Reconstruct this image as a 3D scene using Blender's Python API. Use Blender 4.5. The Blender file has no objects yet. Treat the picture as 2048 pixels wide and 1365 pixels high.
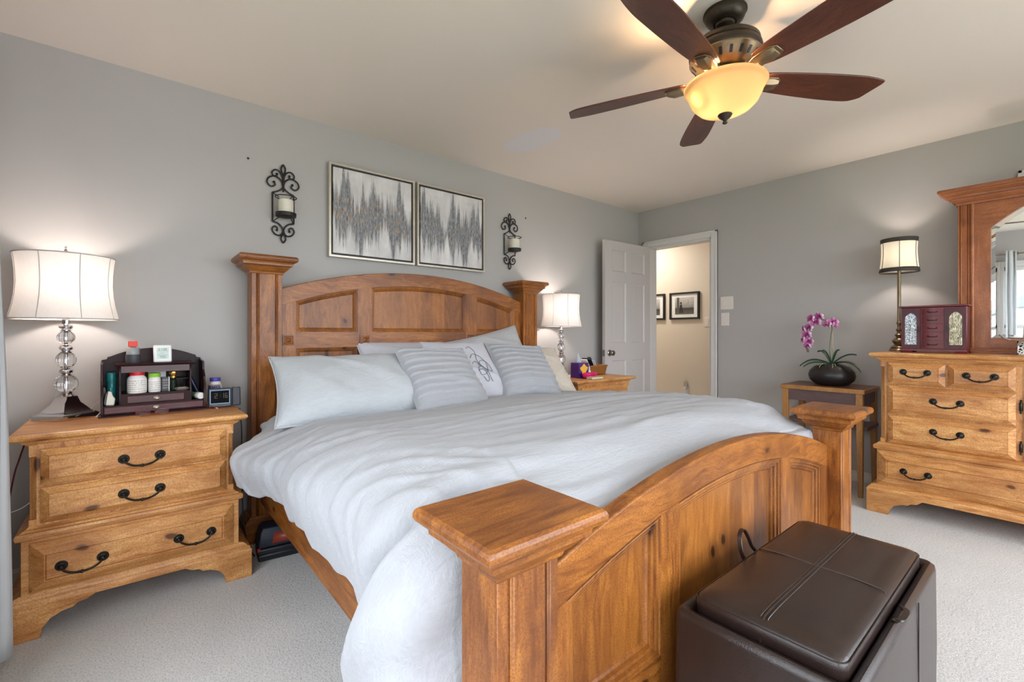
import bpy, bmesh, math, random
from mathutils import Vector, Matrix, noise
PI = math.pi
SC = bpy.context.scene
COL = SC.collection
# ---------------------------------------------------------------- camera
cam = bpy.data.cameras.new('camera')
cam.sensor_width = 36.0
cam.lens = 36.0 * 916.5 / 2048.0
cam.shift_y = -14.1 / 2048.0
cam.clip_start = 0.02
cam_o = bpy.data.objects.new('camera', cam)
COL.objects.link(cam_o)
cam_o.location = (0, 0, 1.12)
cam_o.rotation_euler = (PI / 2, 0, -0.692)
SC.camera = cam_o
# ---------------------------------------------------------------- world, exposure
w = bpy.data.worlds.new('sky'); SC.world = w; w.use_nodes = True
wn, wl = w.node_tree.nodes, w.node_tree.links
bg = wn['Background']
tcw = wn.new('ShaderNodeTexCoord'); sep = wn.new('ShaderNodeSeparateXYZ'); rmp = wn.new('ShaderNodeValToRGB')
wl.new(tcw.outputs['Generated'], sep.inputs[0]); wl.new(sep.outputs['Z'], rmp.inputs[0])
rmp.color_ramp.elements[0].position = 0.0; rmp.color_ramp.elements[0].color = (0.50, 0.53, 0.55, 1)
rmp.color_ramp.elements[1].position = 0.25; rmp.color_ramp.elements[1].color = (0.86, 0.93, 1.0, 1)
e = rmp.color_ramp.elements.new(0.03); e.color = (0.80, 0.88, 0.98, 1)
wl.new(rmp.outputs[0], bg.inputs['Color'])
bg.inputs['Strength'].default_value = 6.2
SC.view_settings.view_transform = 'Standard'
SC.view_settings.look = 'None'
SC.view_settings.exposure = 0.61
SC.view_settings.gamma = 1.0
SC.view_settings.use_curve_mapping = False
SC.cycles.max_bounces = 10
SC.cycles.diffuse_bounces = 5
SC.cycles.transmission_bounces = 10
SC.cycles.transparent_max_bounces = 12
SC.cycles.caustics_reflective = False
SC.cycles.caustics_refractive = False
SC.cycles.sample_clamp_indirect = 6.0
SC.cycles.use_denoising = True
# room box: camera stands at x=0 y=0
XW, XE, YS, YN, ZC = -0.52, 4.241, -1.75, 2.965, 2.44

def portal(name, loc, rot, sx, sy):
    l = bpy.data.lights.new(name, 'AREA'); l.shape = 'RECTANGLE'; l.size = sx; l.size_y = sy
    l.cycles.is_portal = True
    o = bpy.data.objects.new(name, l); COL.objects.link(o); o.location = loc; o.rotation_euler = rot
WIN_W = [(0.56, 1.70), (-1.10, 0.50)]         # windows in the west wall (y ranges)
WZ0, WZ1 = 0.45, 1.98
WIN_S = (-0.25, 3.95)                          # wide window in the south wall (x range)
SZ0, SZ1 = 0.42, 2.18
for i, (a, b) in enumerate(WIN_W):
    portal('window_portal', (XW - 0.10, (a + b) / 2, (WZ0 + WZ1) / 2), (0, -PI / 2, 0), WZ1 - WZ0, b - a)
portal('window_portal', ((WIN_S[0] + WIN_S[1]) / 2, YS - 0.10, (SZ0 + SZ1) / 2), (PI / 2, 0, 0), WIN_S[1] - WIN_S[0], SZ1 - SZ0)

def point(name, loc, power, color, r=0.03, parent=None):
    l = bpy.data.lights.new(name, 'POINT'); l.energy = power; l.color = color; l.shadow_soft_size = r
    o = bpy.data.objects.new(name, l); COL.objects.link(o); o.location = loc
    if parent: o.parent = parent
    return o
# unseen area light without a fixture, added to brighten the hall
hl = bpy.data.lights.new('added_hall_light', 'AREA'); hl.energy = 11; hl.color = (1.0, 0.95, 0.87); hl.shape = 'DISK'; hl.size = 0.3
hlo = bpy.data.objects.new('added_hall_light', hl); COL.objects.link(hlo); hlo.location = (4.85, 3.6, 2.42)

# ---------------------------------------------------------------- materials
def srgb(*c):
    return tuple(((x / 255.0) / 12.92 if x <= 10 else ((x / 255.0 + 0.055) / 1.055) ** 2.4) for x in c) + (1.0,)

class NT:
    def __init__(s, name):
        s.m = bpy.data.materials.new(name); s.m.use_nodes = True
        s.n, s.l = s.m.node_tree.nodes, s.m.node_tree.links
        s.b = s.n['Principled BSDF']; s.out = s.n['Material Output']
    def node(s, t, **k):
        n = s.n.new('ShaderNode' + t)
        for a, v in k.items(): setattr(n, a, v)
        return n
    def link(s, a, b): s.l.new(a, b)
    def math(s, op, a, b=None, c=None):
        n = s.node('Math', operation=op)
        for i, x in enumerate((a, b, c)):
            if x is None: continue
            if isinstance(x, (int, float)): n.inputs[i].default_value = x
            else: s.link(x, n.inputs[i])
        return n.outputs[0]
    def mix(s, f, a, b, blend='MIX'):
        n = s.node('Mix', data_type='RGBA', blend_type=blend)
        for i, x in ((0, f), (6, a), (7, b)):
            if isinstance(x, (int, float)): n.inputs[i].default_value = x
            elif isinstance(x, tuple): n.inputs[i].default_value = x
            else: s.link(x, n.inputs[i])
        return n.outputs[2]
    def obj(s): return s.node('TexCoord').outputs['Object']
    def map(s, src, scale, loc=(0, 0, 0), rot=(0, 0, 0)):
        n = s.node('Mapping'); n.inputs['Scale'].default_value = scale; n.inputs['Location'].default_value = loc; n.inputs['Rotation'].default_value = rot
        s.link(src, n.inputs['Vector']); return n.outputs[0]
    def noise(s, vec, scale, detail=4, rough=0.55, dist=0.0):
        n = s.node('TexNoise'); n.inputs['Scale'].default_value = scale; n.inputs['Detail'].default_value = detail
        n.inputs['Roughness'].default_value = rough; n.inputs['Distortion'].default_value = dist
        s.link(vec, n.inputs['Vector']); return n.outputs[0]
    def ramp(s, f, stops):
        n = s.node('ValToRGB'); el = n.color_ramp.elements
        el[0].position, el[0].color = stops[0]; el[1].position, el[1].color = stops[-1]
        for p, c in stops[1:-1]:
            x = el.new(p); x.color = c
        s.link(f, n.inputs[0]); return n.outputs[0]
    def bump(s, h, strength, dist=0.01):
        n = s.node('Bump'); n.inputs['Strength'].default_value = strength; n.inputs['Distance'].default_value = dist
        s.link(h, n.inputs['Height']); s.link(n.outputs[0], s.b.inputs['Normal'])
    def set(s, color=None, rough=None, metal=None, spec=None, coat=None, coat_rough=None):
        b = s.b.inputs
        if color is not None:
            if isinstance(color, tuple): b['Base Color'].default_value = color
            else: s.link(color, b['Base Color'])
        if rough is not None:
            if isinstance(rough, (int, float)): b['Roughness'].default_value = rough
            else: s.link(rough, b['Roughness'])
        if metal is not None: b['Metallic'].default_value = metal
        if spec is not None: b['Specular IOR Level'].default_value = spec
        if coat is not None: b['Coat Weight'].default_value = coat
        if coat_rough is not None: b['Coat Roughness'].default_value = coat_rough
        return s.m

def plain(name, c, rough=0.5, metal=0.0, var=0.05, scale=30, **k):
    t = NT(name)
    n = t.noise(t.obj(), scale, 3)
    lo = tuple(max(0, x * (1 - var)) for x in c[:3]) + (1,); hi = tuple(min(1, x * (1 + var)) for x in c[:3]) + (1,)
    return t.set(t.ramp(n, [(0.3, lo), (0.7, hi)]), rough, metal, **k)

def wood(name, axis, light, mid, dark, knots=True, planks=None, rough=0.40, coat=0.06):
    t = NT(name)
    P = t.obj()
    g = {'x': (1.3, 14, 14), 'y': (14, 1.3, 14), 'z': (14, 14, 1.3)}[axis]
    k = {'x': (4.2, 8.2, 8.2), 'y': (8.2, 4.2, 8.2), 'z': (8.2, 8.2, 4.2)}[axis]
    wob = t.noise(P, 3.0, 2)
    va = t.node('VectorMath', operation='MULTIPLY_ADD')
    t.link(wob, va.inputs[0]); va.inputs[1].default_value = (0.10, 0.10, 0.10); t.link(P, va.inputs[2])
    fine = t.noise(t.map(va.outputs[0], g), 3.2, 7, 0.70, 0.8)
    blotch = t.noise(t.map(P, tuple(x * 0.28 for x in k)), 2.4, 4, 0.6, 0.4)
    fleck = t.noise(P, 210, 3, 0.7)
    col = t.ramp(fine, [(0.28, dark), (0.46, mid), (0.66, light)])
    col = t.mix(t.math('MULTIPLY', t.ramp(blotch, [(0.46, (0, 0, 0, 1)), (0.68, (1, 1, 1, 1))]), 0.70), col, dark)
    col = t.mix(t.math('MULTIPLY', t.ramp(fleck, [(0.40, (1, 1, 1, 1)), (0.54, (0, 0, 0, 1))]), 0.50), col, dark)
    if planks:
        s = t.node('SeparateXYZ'); t.link(P, s.inputs[0])
        idx = t.math('FLOOR', t.math('MULTIPLY', s.outputs['XYZ'.index(planks.upper())], 10.5))
        wh = t.node('TexWhiteNoise', noise_dimensions='1D'); t.link(idx, wh.inputs['W'])
        col = t.mix(t.math('MULTIPLY', wh.outputs['Value'], 0.38), col, tuple(x * 0.72 for x in dark[:3]) + (1,))
        col = t.mix(t.math('MULTIPLY', t.math('SUBTRACT', 1.0, wh.outputs['Value']), 0.25), col, tuple(min(1, x * 1.15) for x in light[:3]) + (1,))
    if knots:
        v = t.node('TexVoronoi'); v.inputs['Scale'].default_value = 1.0; t.link(t.map(va.outputs[0], k, (0.37, 0.21, 0.13)), v.inputs['Vector'])
        sel = t.node('SeparateColor'); t.link(v.outputs['Color'], sel.inputs[0])
        rare = t.math('GREATER_THAN', sel.outputs[0], 0.25)
        core = t.ramp(v.outputs['Distance'], [(0.075, (1, 1, 1, 1)), (0.125, (0, 0, 0, 1))])
        halo = t.ramp(v.outputs['Distance'], [(0.10, (1, 1, 1, 1)), (0.30, (0, 0, 0, 1))])
        col = t.mix(t.math('MULTIPLY', t.math('MULTIPLY', halo, rare), 0.45), col, dark)
        col = t.mix(t.math('MULTIPLY', t.math('MULTIPLY', core, rare), 0.85), col, (dark[0] * 0.17, dark[1] * 0.10, dark[2] * 0.08, 1))
    t.bump(fine, 0.06, 0.003)
    return t.set(col, rough, 0, coat=coat, coat_rough=0.18)

PL, PM, PD = srgb(228, 176, 114), srgb(206, 146, 84), srgb(146, 84, 38)
W_X = wood('pine_grain_along', 'x', PL, PM, PD)
W_Y = wood('pine_grain_across', 'y', PL, PM, PD)
W_Z = wood('pine_grain_upright', 'z', PL, PM, PD)
HL, HM, HD = srgb(184, 118, 50), srgb(152, 90, 35), srgb(92, 46, 16)
B_X = wood('honey_pine_along', 'x', HL, HM, HD)
B_Y = wood('honey_pine_across', 'y', HL, HM, HD)
B_Z = wood('honey_pine_upright', 'z', HL, HM, HD)
B_P = wood('honey_pine_boards', 'z', HL, HM, HD, planks='x')
MR_Z = wood('mirror_pine_upright', 'z', srgb(186, 118, 72), srgb(166, 98, 56), srgb(122, 66, 34), knots=False)
MR_X = wood('mirror_pine_along', 'x', srgb(186, 118, 72), srgb(166, 98, 56), srgb(122, 66, 34), knots=False)
OAK = wood('oak_edge', 'z', srgb(190, 140, 84), srgb(172, 122, 68), srgb(140, 94, 48), knots=False)
WAL = wood('walnut_top', 'x', srgb(128, 84, 60), srgb(108, 70, 50), srgb(84, 54, 40), knots=False)
APR = wood('grey_brown_apron', 'x', srgb(112, 88, 84), srgb(98, 78, 76), srgb(80, 62, 62), knots=False)
MAH = wood('dark_cherry', 'x', srgb(54, 18, 20), srgb(40, 14, 16), srgb(24, 9, 11), knots=False, rough=0.34, coat=0.05)
MAH.node_tree.nodes['Principled BSDF'].inputs['Specular IOR Level'].default_value = 0.15
RED = wood('red_cherry', 'x', srgb(124, 26, 34), srgb(104, 20, 28), srgb(72, 14, 20), knots=False, rough=0.36, coat=0.10)
MAR = wood('maroon_cherry', 'z', srgb(92, 24, 36), srgb(78, 20, 30), srgb(56, 14, 22), knots=False, rough=0.42, coat=0.0)
BLADE = wood('fan_walnut', 'x', srgb(112, 62, 44), srgb(92, 48, 34), srgb(66, 34, 26), knots=False, rough=0.35)

def wall_mat(name, c):
    t = NT(name); P = t.obj()
    n = t.noise(P, 220, 2); t.bump(n, 0.05, 0.002)
    lo = tuple(x * 0.985 for x in c[:3]) + (1,)
    return t.set(t.ramp(t.noise(P, 1.3, 2), [(0.3, lo), (0.7, c)]), 0.62, spec=0.3)
WALL = wall_mat('grey_wall_paint', srgb(182, 179, 176))
HALLW = wall_mat('beige_hall_paint', srgb(226, 214, 198))
def ceil_mat():
    t = NT('ceiling_paint'); P = t.obj()
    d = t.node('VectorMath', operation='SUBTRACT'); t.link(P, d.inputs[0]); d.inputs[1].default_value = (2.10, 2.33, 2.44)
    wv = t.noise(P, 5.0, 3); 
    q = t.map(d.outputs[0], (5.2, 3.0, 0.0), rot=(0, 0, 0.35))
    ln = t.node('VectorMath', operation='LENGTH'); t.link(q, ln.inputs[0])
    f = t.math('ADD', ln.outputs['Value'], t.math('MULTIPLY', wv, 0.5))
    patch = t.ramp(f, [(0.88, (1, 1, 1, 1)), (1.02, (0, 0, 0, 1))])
    t.bump(t.noise(P, 160, 2), 0.06, 0.002)
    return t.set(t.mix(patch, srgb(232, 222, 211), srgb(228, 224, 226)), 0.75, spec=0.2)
CEIL = ceil_mat()
TRIMW = plain('white_trim_paint', srgb(220, 217, 214), 0.35, var=0.01)
DOORW = plain('white_door_paint', srgb(198, 192, 189), 0.38, var=0.01)
def carpet():
    t = NT('grey_carpet'); P = t.obj()
    n = t.noise(P, 150, 4, 0.75); n2 = t.noise(P, 55, 3); n3 = t.noise(P, 2.2, 4, 0.6, 0.5)
    c = t.ramp(n, [(0.30, srgb(150, 148, 147)), (0.46, srgb(220, 217, 214)), (0.66, srgb(240, 237, 234))])
    c = t.mix(t.math('MULTIPLY', t.ramp(n3, [(0.40, (1, 1, 1, 1)), (0.62, (0, 0, 0, 1))]), 0.16), c, srgb(176, 174, 174))
    t.bump(t.math('ADD', n, t.math('MULTIPLY', n2, 0.7)), 0.7, 0.012)
    t.b.inputs['Sheen Weight'].default_value = 0.3
    return t.set(c, 0.95, spec=0.1)
CARPET = carpet()
def fabric(name, c, slub=1.0, axis='x', bump=0.40, sheen=0.15, crease=3.0):
    t = NT(name); P = t.obj()
    a = t.noise(t.map(P, (14, 190, 60) if axis == 'x' else (190, 14, 60)), 1.0, 4, 0.6, 0.3)
    b = t.noise(t.map(P, (230, 18, 60) if axis == 'x' else (18, 230, 60)), 1.0, 3, 0.6)
    h = t.math('ADD', a, t.math('MULTIPLY', b, 0.6))
    cr = t.noise(t.map(P, (7, 16, 10) if axis == 'x' else (16, 7, 10), rot=(0, 0, 0.25)), 1.6, 5, 0.6, 1.2)
    cr = t.math('ABSOLUTE', t.math('SUBTRACT', cr, 0.5))
    h = t.math('ADD', h, t.math('MULTIPLY', cr, -crease))
    t.bump(h, bump * slub, 0.006)
    t.b.inputs['Sheen Weight'].default_value = sheen
    lo = tuple(x * 0.92 for x in c[:3]) + (1,)
    return t.set(t.ramp(a, [(0.3, lo), (0.65, c)]), 0.85, spec=0.15)
DUVET = fabric('white_slub_cotton', srgb(174, 175, 180))
SHAM = fabric('pale_linen_cotton', srgb(184, 187, 191), 1.1)
SHEET = fabric('plain_white_cotton', srgb(198, 198, 206), 0.3)
PALE = fabric('light_grey_cotton', srgb(186, 188, 190), 0.3)
CREAM = fabric('cream_ribbed_cotton', srgb(212, 202, 188), 0.9)
GREYF = fabric('silver_grey_satin', srgb(168, 169, 174), 0.3, sheen=0.2, crease=1.0)
CURT = None
SCRIPT = plain('dark_grey_thread', srgb(104, 110, 116), 0.7)
def leather(name, c):
    t = NT(name); P = t.obj()
    v = t.node('TexVoronoi', feature='DISTANCE_TO_EDGE'); v.inputs['Scale'].default_value = 260; t.link(P, v.inputs['Vector'])
    n = t.noise(P, 9, 4)
    t.bump(t.math('ADD', t.math('MULTIPLY', v.outputs['Distance'], 1.2), n), 0.10, 0.004)
    lo = tuple(x * 0.8 for x in c[:3]) + (1,)
    return t.set(t.ramp(n, [(0.35, lo), (0.65, c)]), 0.30, spec=0.6)
LEATHER = leather('brown_leather', srgb(44, 32, 29))
STITCH = plain('tan_stitch', srgb(116, 92, 80), 0.6)
BLACKIN = plain('black_lining', srgb(14, 13, 14), 0.8)
IRON = plain('wrought_iron', srgb(42, 36, 34), 0.5, 0.4)
PULL = plain('dark_bronze_pull', srgb(46, 42, 38), 0.34, 0.7, var=0.2, scale=60)
BRONZE = plain('oil_rubbed_bronze', srgb(56, 48, 38), 0.38, 0.5)
ABRASS = plain('antique_brass', srgb(140, 122, 96), 0.30, 0.85, var=0.15)
GOLD = plain('polished_gold', srgb(222, 176, 92), 0.2, 0.9)
CHROME = plain('polished_chrome', srgb(215, 215, 218), 0.07, 1.0, var=0.01)
NICKEL = plain('brushed_nickel', srgb(150, 142, 134), 0.25, 1.0)
SILVER = plain('worn_silver', srgb(190, 186, 178), 0.28, 0.9, var=0.25, scale=70)
CHAMP = plain('champagne_frame', srgb(206, 198, 184), 0.3, 0.6)
BLACK = plain('black_frame', srgb(22, 20, 20), 0.4)
MATW = plain('white_mat_board', srgb(240, 240, 238), 0.8, var=0.01)
WAX = plain('ivory_wax', srgb(232, 226, 208), 0.5, var=0.02)
PLASW = plain('white_plastic', srgb(232, 230, 228), 0.35, var=0.01)
SWITCH = plain('switch_plate_white', srgb(230, 222, 214), 0.35, var=0.01)
def glass(name, c=(1, 1, 1, 1), rough=0.0, ior=1.48):
    t = NT(name); t.set(c, rough); t.b.inputs['Transmission Weight'].default_value = 1.0; t.b.inputs['IOR'].default_value = ior
    n = t.noise(t.obj(), 8, 1); t.bump(n, 0.01, 0.001); return t.m
CRYSTAL = glass('clear_crystal', (0.98, 0.98, 0.98, 1), 0.0, 1.5)
def pane(name, fac=0.05):
    t = NT(name)
    tr = t.node('BsdfTransparent'); gl = t.node('BsdfGlossy'); gl.inputs['Roughness'].default_value = 0.02
    mx = t.node('MixShader'); mx.inputs[0].default_value = fac
    t.link(tr.outputs[0], mx.inputs[1]); t.link(gl.outputs[0], mx.inputs[2]); t.link(mx.outputs[0], t.out.inputs['Surface'])
    return t.m
PANE = pane('clear_pane')
def mirror_mat():
    t = NT('mirror_glass'); return t.set(plain_c(t, (0.9, 0.92, 0.92, 1)), 0.0, 1.0)
def plain_c(t, c):
    return t.ramp(t.noise(t.obj(), 1, 1), [(0, c), (1, c)])
MIRROR = mirror_mat()
def shade_mat(name, c, tr=0.55, dif=None):
    t = NT(name); P = t.obj()
    d = t.node('BsdfDiffuse'); x = t.node('BsdfTranslucent'); mx = t.node('MixShader'); mx.inputs[0].default_value = tr
    n = t.noise(t.map(P, (300, 300, 8)), 1.0, 2)
    col = t.ramp(n, [(0.3, tuple(v * 0.95 for v in c[:3]) + (1,)), (0.7, c)])
    t.link(col, x.inputs[0])
    if dif: d.inputs[0].default_value = dif
    else: t.link(col, d.inputs[0])
    t.link(d.outputs[0], mx.inputs[1]); t.link(x.outputs[0], mx.inputs[2]); t.link(mx.outputs[0], t.out.inputs['Surface'])
    return t.m
SHADE = shade_mat('white_lampshade_silk', srgb(240, 234, 228), 0.16)
SHADE_C = shade_mat('cream_lampshade_silk', srgb(226, 218, 196), 0.12)
ALAB = shade_mat('amber_alabaster_glass', srgb(255, 232, 190), 0.085, srgb(160, 128, 92))
CURT = shade_mat('white_curtain_linen', srgb(232, 234, 236), 0.35)
SEAM = plain('shade_piping', srgb(196, 190, 184), 0.8)
DBAND = plain('dark_shade_band', srgb(62, 56, 50), 0.7)
def emit(name, c, s):
    t = NT(name); t.set(c, 0.5); t.b.inputs['Emission Color'].default_value = c; t.b.inputs['Emission Strength'].default_value = s; return t.m
BULBW = emit('warm_bulb', (1.0, 0.62, 0.28, 1), 40)
BULBC = emit('soft_bulb', (1.0, 0.88, 0.78, 1), 40)
def painting(name, seed, gold):
    t = NT(name); P = t.obj()
    s = t.node('SeparateXYZ'); t.link(P, s.inputs[0])
    x, z = s.outputs[0], s.outputs[2]
    def n1(sc, off, detail=3):
        m = t.map(P, (sc, 0, 0), (off + seed, 0, 0)); return t.noise(m, 1.0, detail, 0.6)
    up = t.math('MULTIPLY_ADD', n1(11, 3, 5), 1.30, -0.48)      # upper edge height of the dark band
    lo = t.math('MULTIPLY_ADD', n1(12, 9, 5), -1.15, 0.36)
    str_ = t.noise(t.map(P, (85, 0, 5), (seed, 0, 0)), 1.0, 6, 0.75)
    st2 = t.noise(t.map(P, (210, 0, 34), (seed, 0, 3)), 1.0, 4, 0.7)
    a = t.math('SUBTRACT', up, z); b = t.math('SUBTRACT', z, lo)
    m = t.math('MINIMUM', a, b)
    m = t.math('ADD', m, t.math('MULTIPLY_ADD', str_, 0.30, -0.16))
    band = t.ramp(m, [(0.0, (0, 0, 0, 1)), (0.09, (1, 1, 1, 1))])
    paper = t.ramp(t.noise(t.map(P, (9, 0, 5)), 1.0, 5, 0.6), [(0.3, srgb(196, 192, 192)), (0.55, srgb(220, 217, 216)), (0.75, srgb(238, 236, 234))])
    grey = t.ramp(st2, [(0.30, srgb(36, 38, 44)), (0.46, srgb(96, 98, 104)), (0.58, srgb(136, 138, 142)), (0.72, srgb(228, 228, 230))])
    col = t.mix(t.math('MULTIPLY', band, t.ramp(str_, [(0.25, (0.55, 0.55, 0.55, 1)), (0.6, (1, 1, 1, 1))])), paper, grey)
    g = t.noise(t.map(P, (95, 0, 20), (seed * 2.3, 0, 7)), 1.0, 1)
    gm = t.math('MULTIPLY', t.math('MULTIPLY', t.ramp(g, [(0.61, (0, 0, 0, 1)), (0.65, (1, 1, 1, 1))]), band), gold)
    zc = t.ramp(t.math('ABSOLUTE', t.math('ADD', z, 0.03)), [(0.08, (1, 1, 1, 1)), (0.15, (0, 0, 0, 1))])
    col = t.mix(t.math('MULTIPLY', gm, zc), col, srgb(196, 150, 84))
    t.bump(st2, 0.3, 0.004)
    return t.set(col, 0.6)
def flat(name, c, rough=0.4, **k): return plain(name, c, rough, var=0.03, **k)

# ---------------------------------------------------------------- mesh builder
class MB:
    def __init__(s, xf=None):
        s.v, s.f, s.mi, s.cur = [], [], [], 0
        s.xf = xf or Matrix.Identity(4)
    def add(s, vs, fs):
        o = len(s.v)
        s.v += [tuple(s.xf @ Vector(p)) for p in vs]
        for f in fs:
            s.f.append(tuple(i + o for i in f)); s.mi.append(s.cur)
        return s
    def box(s, x0, x1, y0, y1, z0, z1):
        v = [(x, y, z) for z in (z0, z1) for y in (y0, y1) for x in (x0, x1)]
        return s.add(v, [(0, 2, 3, 1), (4, 5, 7, 6), (0, 1, 5, 4), (2, 6, 7, 3), (0, 4, 6, 2), (1, 3, 7, 5)])
    def loft(s, rings, cap0=True, cap1=True, closed=True):
        n = len(rings[0]); vs = [p for r in rings for p in r]; fs = []
        for i in range(len(rings) - 1):
            for j in range(n if closed else n - 1):
                k = (j + 1) % n
                fs.append((i * n + j, i * n + k, (i + 1) * n + k, (i + 1) * n + j))
        if cap0: fs.append(tuple(reversed(range(n))))
        if cap1: fs.append(tuple(range((len(rings) - 1) * n, len(rings) * n)))
        return s.add(vs, fs)
    def rect(s, prof, cx=0, cy=0):                       # stacked rectangles: (half x, half y, z)
        return s.loft([[(cx - a, cy - b, z), (cx + a, cy - b, z), (cx + a, cy + b, z), (cx - a, cy + b, z)] for a, b, z in prof])
    def rect4(s, prof):                                  # (x0, x1, y0, y1, z)
        return s.loft([[(a, c, z), (b, c, z), (b, d, z), (a, d, z)] for a, b, c, d, z in prof])
    def lathe(s, prof, seg=24, c=(0, 0, 0), cap0=True, cap1=True, sx=1.0, sy=1.0, rot=None):
        rings = []
        R = rot or Matrix.Identity(3)
        for r, z in prof:
            rings.append([tuple(Vector(c) + R @ Vector((r * sx * math.cos(2 * PI * j / seg), r * sy * math.sin(2 * PI * j / seg), z))) for j in range(seg)])
        return s.loft(rings, cap0, cap1)
    def tube(s, pts, r, seg=8, closed=False):
        pts = [Vector(p) for p in pts]; n = len(pts); rings = []
        rr = r if isinstance(r, (list, tuple)) else [r] * n
        t0 = (pts[1] - pts[0]).normalized()
        nrm = t0.orthogonal().normalized()
        for i, p in enumerate(pts):
            if closed: t = (pts[(i + 1) % n] - pts[i - 1]).normalized()
            else: t = (pts[min(i + 1, n - 1)] - pts[max(i - 1, 0)]).normalized()
            nrm = (nrm - t * nrm.dot(t)).normalized(); b = t.cross(nrm)
            rings.append([tuple(p + (nrm * math.cos(2 * PI * j / seg) + b * math.sin(2 * PI * j / seg)) * rr[i]) for j in range(seg)])
        if closed: rings.append(rings[0])
        return s.loft(rings, not closed, not closed)
    def prism(s, poly, a0, a1, plane='xz'):
        n = len(poly)
        def P(p, a):
            return {'xz': (p[0], a, p[1]), 'xy': (p[0], p[1], a), 'yz': (a, p[0], p[1])}[plane]
        vs = [P(p, a0) for p in poly] + [P(p, a1) for p in poly]
        fs = [tuple(range(n)), tuple(reversed(range(n, 2 * n)))] + [(i, i + n, (i + 1) % n + n, (i + 1) % n) for i in range(n)]
        return s.add(vs, fs)
    def panel(s, x0, x1, z0, top, y, prof, N=1):         # nested insets on a face looking to -y; top: height or function of x
        f = top if callable(top) else (lambda x: top)
        rings = []
        for ins, dep in prof:
            a, b = x0 + ins, x1 - ins
            r = [(a, y + dep, z0 + ins), (b, y + dep, z0 + ins)]
            for k in range(N + 1):
                x = b + (a - b) * k / N
                r.append((x, y + dep, f(x) - ins))
            rings.append(r)
        return s.loft(rings, False, True)
    def sphere(s, c, r, seg=16, rg=10, sz=1.0, rot=None):
        return s.lathe([(max(1e-4, r * math.sin(PI * i / rg)), -r * sz * math.cos(PI * i / rg)) for i in range(rg + 1)], seg, c, rot=rot)
    def grid(s, fn, nu, nv, wrap=False):
        vs = [fn(i / nu, j / nv) for j in range(nv + 1) for i in range(nu + 1)]
        W = nu + 1
        return s.add(vs, [(j * W + i, j * W + i + 1, (j + 1) * W + i + 1, (j + 1) * W + i) for j in range(nv) for i in range(nu)])
    def build(s, name, mat, parent=None, bevel=0, seg=2, angle=35, sub=0, solid=0, kind=None):
        me = bpy.data.meshes.new(name); me.from_pydata(s.v, [], s.f)
        bm = bmesh.new(); bm.from_mesh(me); bmesh.ops.recalc_face_normals(bm, faces=bm.faces)
        bm.to_mesh(me); bm.free()
        for m in (mat if isinstance(mat, (list, tuple)) else [mat]): me.materials.append(m)
        me.polygons.foreach_set('material_index', s.mi)
        me.polygons.foreach_set('use_smooth', [True] * len(me.polygons))
        me.set_sharp_from_angle(angle=math.radians(angle))
        o = bpy.data.objects.new(name, me); COL.objects.link(o)
        if parent: o.parent = parent
        if solid:
            m = o.modifiers.new('solid', 'SOLIDIFY'); m.thickness = solid; m.offset = 0
        if bevel:
            m = o.modifiers.new('bevel', 'BEVEL'); m.width = bevel; m.segments = seg; m.limit_method = 'ANGLE'; m.angle_limit = math.radians(40); m.harden_normals = False
        if sub:
            m = o.modifiers.new('sub', 'SUBSURF'); m.levels = sub; m.render_levels = sub
        if kind: o['kind'] = kind
        return o

def thing(name, label, cat, loc=(0, 0, 0), rz=0, group=None):
    o = bpy.data.objects.new(name, None); COL.objects.link(o); o.empty_display_size = 0.1
    o.location = loc; o.rotation_euler = (0, 0, rz); o['label'] = label; o['category'] = cat
    if group: o['group'] = group
    return o
def tag(o, label, cat, group=None):
    o['label'] = label; o['category'] = cat
    if group: o['group'] = group
    return o
def struct(name, mb, mat, **k): return mb.build(name, mat, kind='structure', **k)
def copy_tree(o, parent=None):
    c = o.copy(); COL.objects.link(c)
    if parent: c.parent = parent
    for ch in list(o.children): copy_tree(ch, c)
    return c
def at(x, y, z, rz=0): return Matrix.Translation((x, y, z)) @ Matrix.Rotation(rz, 4, 'Z')
def spline(pts, n=8):
    P = [Vector(p) for p in pts]; out = []
    for i in range(len(P) - 1):
        p0, p1, p2, p3 = P[max(i - 1, 0)], P[i], P[i + 1], P[min(i + 2, len(P) - 1)]
        for k in range(n):
            t = k / n
            out.append(0.5 * ((2 * p1) + (p2 - p0) * t + (2 * p0 - 5 * p1 + 4 * p2 - p3) * t * t + (3 * p1 - p0 - 3 * p2 + p3) * t ** 3))
    out.append(P[-1]); return out
def sstep(a, b, x):
    t = min(1, max(0, (x - a) / (b - a))); return t * t * (3 - 2 * t)

# ================================================================ THE ROOM
struct('floor', MB().box(XW - 0.15, 5.55, YS - 0.15, 5.2, -0.1, 0), CARPET)
struct('ceiling', MB().box(XW - 0.15, 5.55, YS - 0.15, 5.2, ZC, ZC + 0.1), CEIL)
struct('wall_north', MB().box(XW - 0.15, XE, YN, YN + 0.12, 0, ZC), WALL)
b = MB(); dy0, dy1, dz = 2.145, 2.835, 2.04
b.box(XE, XE + 0.12, YS - 0.15, dy0, 0, ZC).box(XE, XE + 0.12, dy1, YN + 0.12, 0, ZC).box(XE, XE + 0.12, dy0, dy1, dz, ZC)
struct('wall_east', b, WALL)
b = MB()
ys = [YS - 0.15, WIN_W[1][0], WIN_W[1][1], WIN_W[0][0], WIN_W[0][1], YN]
for i in (0, 2, 4): b.box(XW - 0.15, XW, ys[i], ys[i + 1], 0, ZC)
for i in (1, 3):
    b.box(XW - 0.15, XW, ys[i], ys[i + 1], 0, WZ0).box(XW - 0.15, XW, ys[i], ys[i + 1], WZ1, ZC)
struct('wall_west', b, WALL)
b = MB()
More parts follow.
